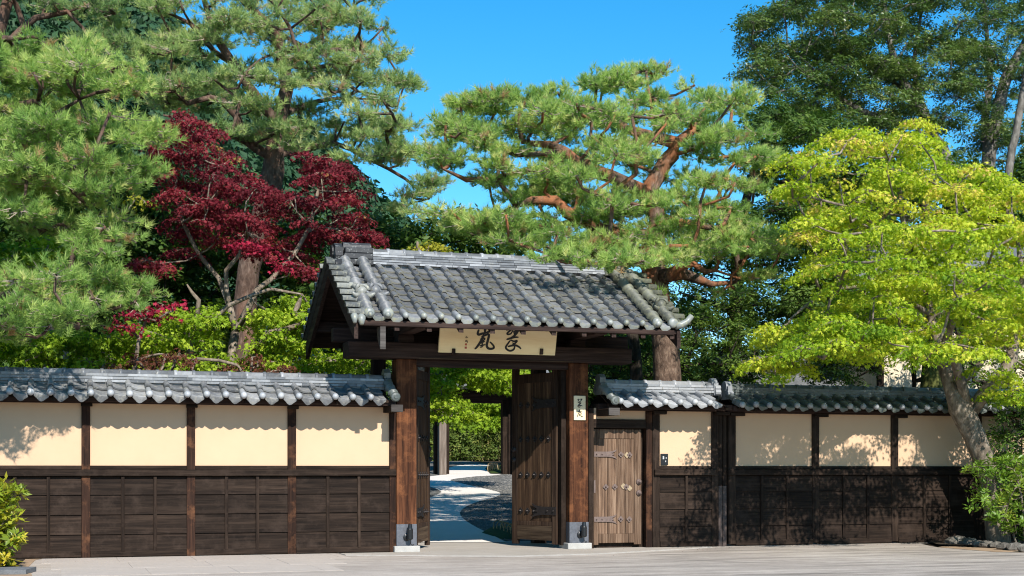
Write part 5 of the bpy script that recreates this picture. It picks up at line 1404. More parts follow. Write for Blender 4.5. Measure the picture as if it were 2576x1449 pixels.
def umbrella_pine():
    Y = 2.5
    t = thing('pine_tree', 'broad red-barked pine spreading its layered crown above the right end of the gate roof', 'pine tree', (at(1675, 1000, Y).x, Y, 0), 'pines behind the wall')
    tr = Tree(4); b = at(1680, 1380, Y); b.z = 0
    tr.limb([b] + AT((1678, 950, Y), (1670, 850, Y), (1658, 760, Y), (1645, 700, Y), (1645, 640, Y), (1655, 560, Y), (1645, 510, Y), (1625, 489, Y)), [.32, .26, .235, .215, .24, .2, .17, .16, .16])
    tr.limb(AT((1625, 489, Y), (1585, 466, Y - .2), (1538, 444, Y - .4), (1487, 428, Y - .6), (1454, 409, Y - .7), (1420, 380, Y - .7), (1390, 365, Y - .5), (1330, 360, Y - .3)), [.16, .13, .12, .12, .1, .08, .07, .05])
    tr.limb(AT((1625, 489, Y), (1654, 442, Y), (1672, 409, Y), (1690, 391, Y - .1), (1696, 358, Y - .2), (1643, 344, Y - .2), (1578, 326, Y - .2), (1530, 290, Y - .1), (1500, 270, Y)), [.16, .15, .14, .15, .13, .1, .08, .06, .04])
    tr.limb(AT((1696, 365, Y - .2), (1740, 330, Y - .1), (1750, 300, Y), (1700, 280, Y + .2), (1640, 280, Y + .3)), [.1, .08, .07, .05, .03])
    tr.limb(AT((1454, 409, Y - .7), (1400, 420, Y - .6), (1331, 427, Y - .5), (1285, 440, Y - .4), (1233, 449, Y - .3), (1174, 453, Y - .3), (1113, 424, Y - .3)), [.08, .07, .065, .06, .055, .045, .02])
    tr.limb(AT((1420, 380, Y - .7), (1300, 390, Y - .4), (1240, 370, Y - .2), (1200, 340, Y)), [.05, .045, .035, .02])
    tr.limb(AT((1652, 590, Y), (1580, 590, Y - .3), (1510, 575, Y - .7), (1455, 550, Y - .9), (1429, 536, Y - 1), (1396, 504, Y - 1), (1338, 504, Y - 1), (1298, 518, Y - .9), (1240, 545, Y - .9)), [.12, .1, .1, .11, .11, .09, .07, .05, .02])
    tr.limb(AT((1645, 660, Y), (1600, 640, Y - .8), (1520, 640, Y - 1.6), (1440, 650, Y - 2.0), (1380, 640, Y - 2.2)), [.1, .08, .06, .04, .02])
    tr.limb(AT((1648, 700, Y), (1690, 690, Y - .4), (1710, 672, Y - .6), (1745, 664, Y - .7), (1775, 683, Y - .8), (1800, 680, Y - .9), (1840, 694, Y - 1)), [.17, .13, .08, .06, .05, .04, .02])
    tr.limb(AT((1650, 690, Y), (1720, 690, Y + .2), (1790, 715, Y + .4), (1850, 710, Y + .5)), [.14, .11, .06, .03])
    tr.limb(AT((1655, 560, Y), (1730, 560, Y - .6), (1800, 575, Y - 1), (1880, 590, Y - 1.3)), [.09, .07, .05, .02])
    P_ = [(1095, 330), (1120, 275), (1160, 235), (1240, 222), (1320, 240), (1400, 222), (1455, 195), (1560, 178), (1650, 168), (1745, 190), (1840, 210), (1890, 260), (1925, 320), (1915, 380), (1930, 450), (1915, 520), (1960, 580), (1960, 630), (1890, 640), (1830, 635), (1700, 640), (1560, 640), (1440, 640), (1330, 620), (1240, 590), (1130, 570), (1075, 550), (1075, 480), (1100, 430)]
    H = [[(1100, 450), (1270, 455), (1260, 505), (1120, 515)], [(1150, 390), (1230, 378), (1240, 435), (1155, 445)], [(1630, 358), (1750, 345), (1750, 430), (1640, 435)], [(1470, 405), (1560, 425), (1650, 410), (1675, 490), (1605, 515), (1495, 470)], [(1560, 310), (1680, 312), (1690, 350), (1560, 350)], [(1380, 495), (1480, 512), (1475, 560), (1385, 545)], [(1300, 255), (1370, 250), (1360, 290), (1300, 290)], [(1500, 570), (1580, 565), (1580, 590), (1500, 590)]]
    pads = pads_in(P_, 205, Y - 0.2, 2.5, 0.40, 21, hole=H, sep=0.8)
    pads += pads_in([(1180, 560), (1350, 560), (1600, 600), (1760, 590), (1960, 590), (1970, 640), (1800, 655), (1640, 650), (1450, 650), (1250, 610)], 40, Y - 1.2, 1.6, 0.34, 22, sep=.8)
    pads += [(at(px, py, y), r) for px, py, y, r in ((1480, 655, -.6, .3), (1540, 660, -.5, .32), (1560, 640, -1.2, .35), (1430, 640, -.9, .3), (1880, 690, 1.4, .3), (1930, 690, 1.5, .28), (1850, 730, 1.6, .26), (1790, 735, 1.6, .22), (1650, 735, 1.0, .2), (1380, 640, -.8, .3), (1620, 655, -.8, .3), (1700, 650, -.4, .3), (1460, 430, 1.2, .3), (1600, 400, 1.0, .3), (1540, 480, 1.0, .32))]
    tr.grow(pads, rmin=0.017); mb = tr.wood(None, t)
    L = tr.leaves_pine(mb, T_NEEDLE, 46, flat=0.36, base=0.53, scale=1.1)
    finish(t, tr, mb, [L], M['bark_pine'], M['needle'])
umbrella_pine()

def red_maple():
    Y = 4.0
    t = thing('maple_tree', 'dark red maple in full leaf over the left wall, beside the gate roof', 'maple tree', (at(575, 1000, Y).x, Y, 0), 'maples')
    tr = Tree(5); b = at(565, 1200, Y); b.z = ground_z(Y)
    tr.limb([b] + AT((572, 960, Y), (581, 900, Y), (593, 834, Y), (579, 773, Y), (569, 727, Y), (569, 680, Y), (597, 648, Y - .2), (620, 600, Y - .3)), [.1, .085, .08, .075, .055, .045, .04, .035, .02])
    tr.limb(AT((593, 834, Y), (625, 773, Y - .2), (648, 727, Y - .3), (681, 704, Y - .3), (740, 640, Y - .4), (780, 570, Y - .4), (800, 480, Y - .3), (830, 430, Y - .2)), [.07, .06, .05, .045, .04, .035, .03, .02])
    tr.limb(AT((579, 773, Y), (550, 700, Y + .2), (500, 640, Y + .3), (460, 560, Y + .3), (440, 470, Y + .2), (450, 380, Y), (440, 310, Y)), [.05, .045, .04, .035, .03, .025, .015])
    P1 = [(400, 290), (470, 285), (520, 320), (560, 365), (590, 400), (560, 420), (470, 400), (400, 390), (385, 340)]
    P2 = [(370, 410), (430, 400), (470, 430), (600, 430), (700, 450), (770, 450), (830, 400), (880, 430), (905, 500), (935, 560), (950, 600), (900, 615), (830, 600), (770, 640), (760, 680), (700, 660), (640, 640), (560, 620), (450, 640), (390, 680), (365, 650), (410, 580), (400, 500)]
    pads = pads_in(P1, 20, Y, 0.9, 0.3, 31, sep=.95) + pads_in(P2, 76, Y, 1.5, 0.35, 32, sep=1.0, hole=[[(640, 440), (760, 440), (740, 480), (650, 480)], [(400, 440), (470, 430), (480, 460), (410, 470)], [(760, 520), (850, 520), (840, 545), (770, 545)], [(420, 600), (540, 590), (530, 615), (430, 630)]])
    pads += [(at(px, py, Y - .4), r) for px, py, r in ((770, 395, .3), (820, 400, .35), (860, 440, .3), (390, 415, .25), (930, 590, .3), (780, 685, .3), (640, 560, .4), (520, 520, .4))]
    tr.grow(pads, rmin=0.009); mb = tr.wood(None, t)
    L = tr.leaves_flat(mb, T_MAPLE, 84, flat=0.16, base=0.45, scale=1.05, droop=0.34, tilt=.5, jit=.32)
    finish(t, tr, mb, [L], M['bark_maple'], M['red'])
    # bright crimson spray at the front
    tr2 = Tree(6); r_ = at(690, 640, Y - 1.6)
    o2 = tr.pos
    tr2.tips = [(0, at(px, py, Y - 1.75), r) for px, py, r in ((625, 612, .26), (665, 622, .26), (700, 650, .24), (715, 668, .22), (600, 615, .2))]
    mb2 = MB(); L2 = tr2.leaves_flat(mb2, T_MAPLE_BIG, 34, flat=0.3, base=0.5, scale=1.1)
    o = foliage('bright_spray', [L2], M['crimson'], t); o['label'] = 'brighter crimson spray of leaves'
red_maple()

def lime_maple():
    Y = -0.9
    t = thing('maple_tree', 'yellow-green maple leaning in front of the right wall, its grey trunk rising from the shrub', 'maple tree', (at(2500, 1360, Y).x, Y, 0), 'maples')
    tr = Tree(7); b = at(2512, 1375, Y); b.z = -0.05
    tr.limb([b] + AT((2502, 1260, Y), (2478, 1160, Y), (2450, 1095, Y), (2428, 1050, Y), (2412, 1025, Y)), [.22, .2, .185, .19, .2, .19])
    tr.limb(AT((2405, 1010, Y), (2392, 975, Y + .1), (2378, 930, Y + .2), (2370, 880, Y + .3), (2345, 810, Y + .5), (2330, 740, Y + .6), (2300, 650, Y + .7), (2270, 550, Y + .8), (2260, 450, Y + .8), (2270, 350, Y + .8)), [.15, .125, .115, .1, .08, .07, .055, .045, .035, .02])
    tr.limb(AT((2430, 1030, Y), (2420, 970, Y - .1), (2400, 900, Y - .3), (2380, 860, Y - .4), (2410, 760, Y - .6), (2420, 680, Y - .7), (2450, 560, Y - .6)), [.11, .09, .085, .075, .06, .05, .025])
    tr.limb(AT((2440, 1040, Y), (2480, 985, Y - .2), (2520, 950, Y - .3), (2545, 900, Y - .3), (2555, 830, Y - .2), (2570, 720, Y), (2560, 600, Y + .2)), [.13, .12, .115, .1, .085, .07, .03])
    tr.limb(AT((2395, 970, Y), (2440, 940, Y + .4), (2490, 880, Y + .7), (2510, 780, Y + .8)), [.07, .065, .05, .03])
    tr.limb(AT((2365, 860, Y + .3), (2300, 890, Y - .6), (2240, 880, Y - 1.2), (2150, 860, Y - 1.6), (2050, 870, Y - 1.8), (1960, 900, Y - 1.9)), [.06, .05, .045, .04, .03, .015])
    tr.limb(AT((2340, 790, Y + .5), (2250, 740, Y), (2160, 720, Y - .4), (2070, 740, Y - .6), (1990, 800, Y - .8)), [.05, .045, .035, .03, .015])
    P_ = [(1975, 410), (2030, 362), (2100, 340), (2190, 318), (2260, 298), (2320, 312), (2350, 380), (2440, 390), (2520, 440), (2620, 480), (2660, 700), (2640, 860), (2520, 860), (2400, 840), (2330, 830), (2200, 860), (2080, 850), (1990, 880), (1930, 900), (1910, 870), (1940, 820), (2020, 780), (2090, 730), (2030, 690), (2020, 610), (1985, 560), (2010, 500), (1960, 440)]
    H = [[(2040, 680), (2210, 690), (2210, 745), (2070, 745)], [(2290, 750), (2400, 760), (2390, 805), (2290, 800)], [(2230, 560), (2320, 560), (2320, 585), (2230, 590)], [(2050, 560), (2130, 550), (2140, 580), (2060, 590)], [(2430, 640), (2510, 640), (2510, 670), (2430, 675)], [(2140, 430), (2230, 430), (2230, 455), (2140, 460)], [(2380, 500), (2450, 500), (2450, 525), (2380, 530)]]
    pads = pads_in(P_, 176, Y + 0.2, 2.3, 0.37, 41, hole=H, sep=0.92)
    pads += pads_in([(1880, 940), (1900, 890), (2000, 850), (2150, 850), (2280, 870), (2330, 890), (2200, 900), (2050, 915), (1940, 950)], 22, -1.6, 0.7, 0.3, 42)
    pads += pads_in([(2420, 900), (2560, 860), (2640, 900), (2640, 1000), (2560, 1010), (2490, 990)], 14, -1.4, 0.9, 0.28, 43)
    # extra boughs added out over the road to shade the right wall
    pads += pads_in([(2100, 560), (2700, 560), (2700, 890), (2080, 890)], 62, -3.2, 1.3, 0.38, 44, sep=.85)
    pads += pads_in([(2000, 830), (2100, 800), (2350, 820), (2350, 900), (2100, 900), (2000, 915)], 15, -3.2, 0.8, 0.32, 45)
    tr.grow(pads, rmin=0.010); mb = tr.wood(None, t)
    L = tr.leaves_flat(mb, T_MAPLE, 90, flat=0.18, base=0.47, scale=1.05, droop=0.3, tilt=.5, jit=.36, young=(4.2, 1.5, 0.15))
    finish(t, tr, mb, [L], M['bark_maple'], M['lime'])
lime_maple()

def simple_tree(name, label, cat, base, limbs, polys, bark_, leaf, tpl, per, seed, group=None, flat=0.3, scale=1.0, basec=0.5, droop=0.2, tilt=0.5, jit=0.3, rmin=0.012, bottom=-0.8, up=1.0):
    t = thing(name, label, cat, base, group); tr = Tree(seed)
    for pts, rad in limbs: tr.limb(pts, rad)
    pads = []
    for k, (poly, n, Y, dy, r, hole) in enumerate(polys): pads += pads_in(poly, n, Y, dy, r, seed * 10 + k, hole=hole)
    tr.grow(pads, rmin=rmin); mb = tr.wood(None, t)
    L = tr.leaves_flat(mb, tpl, per, flat=flat, base=basec, scale=scale, droop=droop, tilt=tilt, jit=jit, bottom=bottom, up=up)
    finish(t, tr, mb, [L], bark_, leaf)
    return t
def gbase(px, y): p = at(px, 1200, y); return Vector((p.x, y, ground_z(y)))
# tall evergreens at the upper right
Y = 12.0
simple_tree('evergreen_tree', 'tall glossy evergreen with a long bare bough, top right against the sky', 'tree', gbase(2400, Y),
    [([gbase(2395, Y)] + AT((2400, 700, Y), (2385, 420, Y), (2350, 350, Y), (2330, 300, Y), (2260, 180, Y), (2230, 60, Y), (2220, -60, Y)), [.3, .26, .2, .16, .13, .1, .07, .04]),
     (AT((2335, 305, Y), (2280, 312, Y - .3), (2230, 300, Y - .5), (2170, 280, Y - .6), (2110, 245, Y - .7), (2050, 180, Y - .8), (1980, 110, Y - .8)), [.11, .1, .09, .08, .06, .05, .02]),
     (AT((2300, 250, Y), (2240, 200, Y + .4), (2160, 160, Y + .6), (2100, 90, Y + .6), (2080, 0, Y + .6)), [.08, .06, .05, .04, .02]),
     (AT((2340, 310, Y), (2300, 190, Y + .6), (2310, 80, Y + .7), (2330, -40, Y + .7)), [.09, .07, .05, .03])],
    [([(1870, 110), (1890, 20), (1950, 30), (2000, -40), (2420, -60), (2420, 300), (2250, 330), (2100, 330), (1980, 300), (1940, 230), (1895, 180)], 140, Y, 2.0, 0.55, [[(2210, 90), (2270, 85), (2260, 120), (2210, 120)], [(2340, 150), (2400, 140), (2390, 230), (2350, 250)]])],
    M['bark_pale'], M['ever'], T_BROAD, 74, 51, 'evergreens at the upper right', flat=0.5, scale=1.25, jit=0.5)
Y = 14.0
simple_tree('evergreen_tree', 'pale-trunked evergreen with twin leaning stems at the right edge', 'tree', gbase(2480, Y),
    [([gbase(2470, Y)] + AT((2475, 700, Y), (2485, 420, Y), (2500, 330, Y), (2530, 200, Y), (2580, 110, Y), (2640, 0, Y)), [.3, .26, .21, .19, .17, .14, .08]),
     (AT((2487, 400, Y), (2478, 300, Y + .3), (2490, 200, Y + .4), (2480, 60, Y + .5), (2470, -50, Y + .5)), [.14, .12, .09, .06, .04])],
    [([(2400, -60), (2700, -60), (2700, 420), (2420, 400), (2400, 250)], 84, Y, 2.0, 0.5, [[(2520, 230), (2580, 230), (2580, 330), (2530, 330)]])],
    M['bark_pale'], M['ever'], T_BROAD, 64, 52, 'evergreens at the upper right', flat=0.5, scale=1.25, jit=0.5)
simple_tree('evergreen_tree', 'slender white-barked evergreen stem, outermost at the right edge', 'tree', gbase(2545, 10),
    [([gbase(2530, 10)] + AT((2535, 700, 10), (2538, 430, 10), (2555, 340, 10), (2570, 250, 10), (2590, 120, 10), (2600, -20, 10)), [.15, .13, .11, .10, .09, .07, .04])],
    [([(2540, -40), (2680, -40), (2680, 330), (2580, 300)], 14, 10, 1.0, 0.4, [])],
    M['bark_pale'], M['ever'], T_BROAD, 30, 53, 'evergreens at the upper right', flat=0.5, scale=1.2, jit=0.5)
# deep shade trees behind the right pine and the maple
Y = 8.0
simple_tree('evergreen_tree', 'dark bushy evergreen filling the gap between the red-barked pine and the yellow-green maple', 'tree', gbase(1850, Y),
    [([gbase(1850, Y)] + AT((1850, 800, Y), (1860, 600, Y), (1900, 420, Y), (1960, 300, Y)), [.18, .15, .12, .09, .05]), (AT((1852, 780, Y), (1780, 760, Y), (1720, 740, Y)), [.08, .06, .03])],
    [([(1900, 260), (2000, 280), (2300, 360), (2300, 460), (2050, 700), (2050, 820), (1900, 930), (1720, 930), (1690, 720), (1690, 560), (1800, 540), (1900, 480)], 104, Y, 1.8, 0.55, [])],
    M['bark_dark'], M['dark_ever'], T_BROAD, 74, 54, 'shade trees in the garden', flat=0.7, scale=1.35, jit=0.5)
Y = 9.5
simple_tree('evergreen_tree', 'dense evergreen behind the cream house and the yellow-green maple', 'tree', gbase(2350, Y),
    [([gbase(2350, Y)] + AT((2350, 800, Y), (2340, 600, Y), (2300, 420, Y)), [.2, .17, .13, .07])],
    [([(2000, 420), (2500, 400), (2700, 420), (2700, 850), (2050, 850)], 95, Y + 1.0, 1.6, 0.6, [])],
    M['bark_dark'], M['dark_ever'], T_CLUMP, 44, 55, 'shade trees in the garden', flat=0.8, scale=0.9, jit=0.6)
# understory trees beside the gate, right
Y = 5.5
simple_tree('evergreen_tree', 'low leafy evergreen showing under the gate eaves beside the grey trunk', 'tree', gbase(1540, Y),
    [([gbase(1545, Y)] + AT((1545, 1000, Y), (1550, 900, Y), (1530, 850, Y)), [.09, .08, .06, .03])],
    [([(1480, 830), (1640, 820), (1650, 960), (1480, 960)], 26, Y, 0.9, 0.36, []), ([(1700, 790), (1900, 800), (1900, 960), (1700, 970)], 24, Y + .6, 0.8, 0.36, [])],
    M['bark_dark'], M['dark_ever'], T_BROAD, 70, 56, 'shade trees in the garden', flat=0.6, scale=1.2, basec=0.62, jit=0.5)
t = thing('tree_trunk', 'bare grey-brown trunk between the gate beam end and the red-barked pine', 'tree', gbase(1600, 4.5))
mb = MB(); mb.tube([gbase(1602, 4.5)] + AT((1601, 960, 4.5), (1598, 880, 4.5), (1590, 840, 4.5), (1596, 760, 4.6)), [.14, .13, .12, .12, .1], 12, True, 0.05); mb.build('trunk', M['bark_dark'], t, smooth=True)
t = thing('tree_trunk', 'ivy-lit thick trunk standing behind the mossy coping, left of the leaning maple', 'tree', gbase(2345, 3.0))
mb = MB(); mb.tube([gbase(2345, 3.0)] + AT((2345, 980, 3), (2350, 900, 3), (2356, 860, 3), (2350, 780, 3)), [.26, .24, .22, .2, .18], 12, True, 0.05); mb.build('trunk', M['bark_mossy'], t, smooth=True)

simple_tree('shrub', 'loose dark hedge bush between the right coping and the cream house', 'shrub', gbase(2300, 3.8),
    [([gbase(2300, 3.8)] + AT((2300, 960, 3.8), (2290, 860, 3.8)), [.06, .05, .03])],
    [([(2030, 760), (2200, 720), (2560, 690), (2700, 700), (2700, 860), (2400, 870), (2200, 880), (2050, 930)], 46, 3.8, 0.8, 0.4, []), ([(2030, 850), (2220, 850), (2220, 970), (2030, 960)], 20, 3.4, 0.6, 0.32, []), ([(2390, 840), (2640, 840), (2640, 980), (2390, 970)], 26, 3.4, 0.6, 0.32, [])],
    M['bark_dark'], M['dark_ever'], T_BROAD, 52, 57, flat=0.6, scale=1.15, basec=0.6, jit=0.5)
# green understory on the left
Y = 3.4
simple_tree('maple_tree', 'fresh green maple with a crooked pale stem, behind the left wall under the red maple', 'maple tree', gbase(478, Y),
    [([gbase(474, Y)] + AT((476, 930, Y), (481, 843, Y), (495, 797, Y), (500, 755, Y), (483, 736, Y), (470, 715, Y)), [.08, .07, .065, .055, .04, .03, .012]),
     (AT((495, 820, Y), (527, 815, Y), (574, 769, Y - .2), (625, 746, Y - .3), (681, 727, Y - .4), (760, 740, Y - .4)), [.05, .045, .04, .035, .03, .015]),
     (AT((490, 830, Y), (465, 815, Y), (440, 800, Y)), [.04, .035, .02])],
    [([(300, 830), (400, 790), (520, 770), (560, 800), (560, 930), (420, 930), (300, 920)], 30, Y, 0.7, 0.32, [[(470, 740), (515, 740), (515, 860), (470, 860)]]), ([(640, 790), (720, 740), (800, 760), (800, 900), (940, 890), (940, 950), (640, 940)], 42, Y, 0.7, 0.34, [])],
    M['bark_maple'], M['green'], T_MAPLE, 64, 61, 'maples', flat=0.3, scale=1.35, basec=0.6)
simple_tree('maple_tree', 'green maple in the far left corner, below the overhanging pine', 'maple tree', gbase(120, 3.0),
    [([gbase(110, 3.0)] + AT((115, 950, 3.0), (120, 850, 3.0), (150, 760, 3.0)), [.08, .07, .05, .03])],
    [([(-60, 850), (100, 830), (240, 840), (330, 850), (330, 950), (-60, 950)], 44, 3.0, 0.7, 0.34, []), ([(-60, 600), (200, 600), (300, 680), (200, 760), (-60, 760)], 30, 4.5, 0.8, 0.36, [])],
    M['bark_maple'], M['green'], T_MAPLE, 64, 62, 'maples', flat=0.3, scale=1.35, basec=0.45)
Y = 12.5
simple_tree('evergreen_tree', 'deep green evergreen mass behind the left maples, below the tall pine', 'tree', gbase(250, Y),
    [([gbase(250, Y)] + AT((250, 850, Y), (260, 700, Y), (300, 560, Y)), [.2, .17, .13, .07])],
    [([(-90, 430), (380, 430), (560, 520), (800, 560), (800, 900), (-90, 930)], 130, Y, 1.8, 0.6, [])],
    M['bark_dark'], M['dark_ever'], T_CLUMP, 42, 63, 'shade trees in the garden', flat=0.8, scale=0.9, jit=0.6)
Y = 11.0
simple_tree('evergreen_tree', 'dark evergreen low between the two big pines, above the gate ridge', 'tree', gbase(1060, Y),
    [([gbase(1060, Y)] + AT((1060, 850, Y), (1050, 700, Y), (1080, 620, Y)), [.2, .17, .13, .07])],
    [([(900, 560), (1000, 560), (1150, 555), (1300, 590), (1300, 700), (1000, 700), (900, 660)], 34, Y, 1.4, 0.55, []), ([(820, 700), (1500, 700), (1700, 760), (1700, 960), (820, 960)], 60, 39, 1.0, 1.2, [])],
    M['bark_dark'], M['dark_ever'], T_CLUMP, 42, 64, 'shade trees in the garden', flat=0.8, scale=0.9, jit=0.6)
simple_tree('maple_tree', 'yellow topped maple peeping over the gate ridge between the pines', 'maple tree', gbase(1060, 8.0),
    [([gbase(1060, 8.0)] + AT((1060, 850, 8), (1060, 700, 8), (1050, 610, 8)), [.1, .08, .06, .03])],
    [([(1000, 600), (1060, 590), (1120, 610), (1120, 640), (1000, 640)], 5, 8.0, 0.8, 0.24, [])],
    M['bark_maple'], M['gold'], T_MAPLE, 60, 65, 'maples', flat=0.3, scale=1.35)
simple_tree('maple_tree', 'small golden maple glimpsed through the left pine', 'maple tree', gbase(170, 7.5),
    [([gbase(165, 7.5)] + AT((165, 900, 7.5), (170, 720, 7.5), (175, 640, 7.5)), [.06, .05, .04, .02])],
    [([(120, 640), (205, 620), (215, 670), (130, 690)], 6, 7.2, 0.3, 0.26, []), ([(330, 490), (385, 495), (380, 520), (340, 520)], 2, 6.8, 0.3, 0.18, [])],
    M['bark_maple'], M['gold'], T_MAPLE, 34, 66, 'maples', flat=0.3, scale=1.3)
simple_tree('maple_tree', 'crimson-leaved young maple low in front of the green ones', 'maple tree', gbase(330, 2.4),
    [([gbase(330, 2.4)] + AT((335, 950, 2.4), (350, 850, 2.4), (370, 800, 2.4)), [.05, .04, .03, .02])],
    [([(285, 815), (330, 785), (380, 765), (450, 760), (440, 785), (360, 805), (300, 835)], 9, 2.2, 0.3, 0.2, [])],
    M['bark_maple'], M['crimson'], T_MAPLE, 34, 67, 'maples', flat=0.2, scale=1.3)
t = simple_tree('shrub', 'low rusty-brown shrub just behind the left wall coping', 'shrub', gbase(380, 2.0),
    [([gbase(380, 2.0)] + AT((380, 1050, 2.0), (390, 950, 2.0)), [.05, .04, .02])],
    [([(240, 920), (320, 890), (430, 870), (500, 890), (500, 950), (240, 950)], 15, 2.0, 0.6, 0.22, []), ([(590, 890), (700, 900), (730, 950), (590, 950)], 6, 2.2, 0.4, 0.22, [])],
    M['bark_maple'], M['rust'], T_MAPLE, 40, 68, flat=0.4, scale=1.2)

# maples inside the garden, seen through the doorway
Y = 15.0
simple_tree('maple_tree', 'sunlit green maple arching over the garden path, framed by the doorway', 'maple tree', gbase(1040, Y),
    [([gbase(1040, Y)] + AT((1045, 1050, Y), (1060, 980, Y), (1120, 930, Y), (1200, 910, Y), (1290, 920, Y)), [.12, .1, .09, .07, .05, .02])],
    [([(1060, 900), (1330, 890), (1330, 975), (1250, 975), (1160, 960), (1060, 985)], 46, Y, 1.4, 0.44, []), ([(1070, 990), (1130, 985), (1170, 1010), (1200, 1040), (1160, 1050), (1080, 1045)], 14, Y - 1, 0.8, 0.36, [])],
    M['bark_maple'], M['green'], T_MAPLE, 60, 71, 'maples', flat=0.3, scale=1.6, basec=0.62)
simple_tree('maple_tree', 'green maple beyond the inner gate at the end of the path', 'maple tree', gbase(1300, 29),
    [([gbase(1295, 29)] + AT((1290, 1080, 29), (1270, 1000, 29), (1220, 980, 29)), [.16, .14, .1, .05])],
    [([(1130, 1010), (1300, 1000), (1330, 1060), (1180, 1070)], 18, 29, 1.0, 0.6, [])],
    M['bark_maple'], M['green'], T_MAPLE, 60, 72, 'maples', flat=0.4, scale=2.2, basec=0.5)

def bamboo_hedge():
    Y = 33.5; g = ground_z(Y)
    t = thing('bamboo_fence', 'leafy bamboo hedge with upright poles closing the far end of the path', 'hedge', (at(1200, 1169, Y).x, Y, g))
    x0, x1 = at(1040, 0, Y).x, at(1340, 0, Y).x
    n = 60
    for k in range(n):
        x = x0 + (x1 - x0) * (k + U(-.3, .3)) / n; h = U(1.5, 2.6); mb = MB()
        y = Y + U(-.15, .25)
        mb.tube([(x, y, g - 0.1), (x + U(-.05, .05), y, g + h)], 0.03, 5); mb.build('pole', M['bamboo'], t)
    N = 1900; pos = np.stack([RNG.uniform(x0, x1, N), Y + RNG.uniform(-.5, .3, N), g + 1.9 * RNG.power(1.2, N)], 1)
    ax = RNG.normal(size=(N, 3)) * 0.6 + np.array([0, -0.4, 0.6])
    L = stamp(*T_BROAD, pos, ax, RNG.uniform(1.3, 2.2, N), RNG.normal(0.5, 0.22, N)); foliage('leaves', [L], M['bamboo_leaf'], t)
bamboo_hedge()

# bent bamboo hoops edging the moss
for (zx, zy, sc, n, lab, grp) in ((985, 1285, 1.0, 6, 'small bent bamboo hoop edging the moss just inside the gate', 'bamboo hoops just inside the gate'), (900, 448, 1.35, 5, 'small bent bamboo hoop edging the moss at the inner gate', 'bamboo hoops by the inner gate')):
    me = None
    for k in range(n):
        p = ZP(zx + k * (48 if sc == 1.0 else 17), zy + (10 + 14 * k if sc == 1.0 else (0 if k % 2 else 8)))
        if me is None:
            mb = MB(); pts = [(-.02, 0, 0), (-.035, 0, .10), (-.02, 0, .19), (.03, -.02, .235), (.085, -.05, .215), (.125, -.08, .13), (.14, -.09, 0)]
            mb.tube([Vector(q) * sc for q in pts], 0.012 * sc, 6, True); me = mb.mesh('bamboo_hoop', M['bamboo'], smooth=True)
        o = bpy.data.objects.new('bamboo_hoop', me); COL.objects.link(o); o.location = (p.x, p.y, p.z); o.rotation_euler = (0, 0, U(-.3, .3))
        tag(o, lab, 'edging hoop', grp); o['label'] = ('first', 'second', 'third', 'fourth', 'fifth', 'sixth')[k] + ' bent bamboo hoop from the left, ' + ('on the moss just inside the gate' if sc == 1.0 else 'by the inner gate')
# two small path lights by the inner gate
for px, lab in ((1264, 'small pale path light left of the inner gate post'), (1297, 'small pale path light right of the inner gate post')):
    p = on_ground(px, 1190); t = thing('path_light', lab, 'lamp', p, 'path lights'); mb = MB(); mb.tube([p, p + Vector((0.02, 0, 0.22))], 0.03, 8); mb.build('stem', M['black'], t)
    mb = MB(); mb.tube([p + Vector((0.0, -.05, 0.2)), p + Vector((0.06, -.05, 0.36))], 0.07, 8); mb.build('lamp_head', M['white_plastic'], t)

# ------------------------------------------------------------------ shrubs, stones, leaves by the road
def shrub(name, label, leaf, poly, n, Y, dy, r, seed, tpl, per, stems, bark_, scale=1.0, basec=0.5, loc=None):
    t = thing(name, label, 'shrub', loc); tr = Tree(seed)
    for pts, rad in stems: tr.limb(pts, rad, step=0.2)
    pads = pads_in(poly, n, Y, dy, r, seed)
    tr.grow(pads, rmin=0.006); mb = tr.wood(None, t)
    L = tr.leaves_flat(mb, tpl, per, flat=0.7, base=basec, scale=scale, droop=0.1, tilt=0.7, jit=0.5, bottom=-1)
    finish(t, tr, mb, [L], bark_, leaf)
p = on_ground(15, 1440); 
shrub('leafy_shrub', 'yellow and green shrub at the near left corner of the wall', M['variegated'], [(-120, 1215), (-20, 1208), (28, 1218), (44, 1260), (40, 1330), (36, 1400), (20, 1430), (-120, 1440)], 60, -1.9, 0.45, 0.14, 81, T_SHRUB, 80,
      [([(p.x - .15, -1.9, 0), (p.x - .2, -1.9, .4), (p.x - .25, -1.9, .9)], [.02, .016, .01]), ([(p.x - .02, -1.75, 0), (p.x - .05, -1.8, .5)], [.016, .01]), ([(p.x - .3, -2.0, 0), (p.x - .35, -2.0, .7)], [.018, .01])], M['bark_dark'], 1.45, 0.6, (p.x - .2, -1.9, 0))
Y = -1.7
shrub('leafy_shrub', 'light green shrub with whorled leaves at the foot of the leaning maple', M['azalea'], [(2440, 1175), (2470, 1150), (2530, 1155), (2590, 1140), (2700, 1150), (2700, 1330), (2600, 1330), (2540, 1330), (2490, 1310), (2470, 1250), (2430, 1215)], 58, Y, 0.7, 0.2, 82, T_SHRUB, 74,
      [([at(2560, 1378, Y), at(2530, 1300, Y), at(2480, 1240, Y)], [.022, .016, .008]), ([at(2580, 1378, Y), at(2570, 1250, Y), at(2550, 1180, Y)], [.025, .018, .008]), ([at(2610, 1378, Y), at(2620, 1250, Y)], [.02, .01])], M['bark_maple'], 1.25, 0.5, (at(2570, 1380, Y).x, Y, 0))
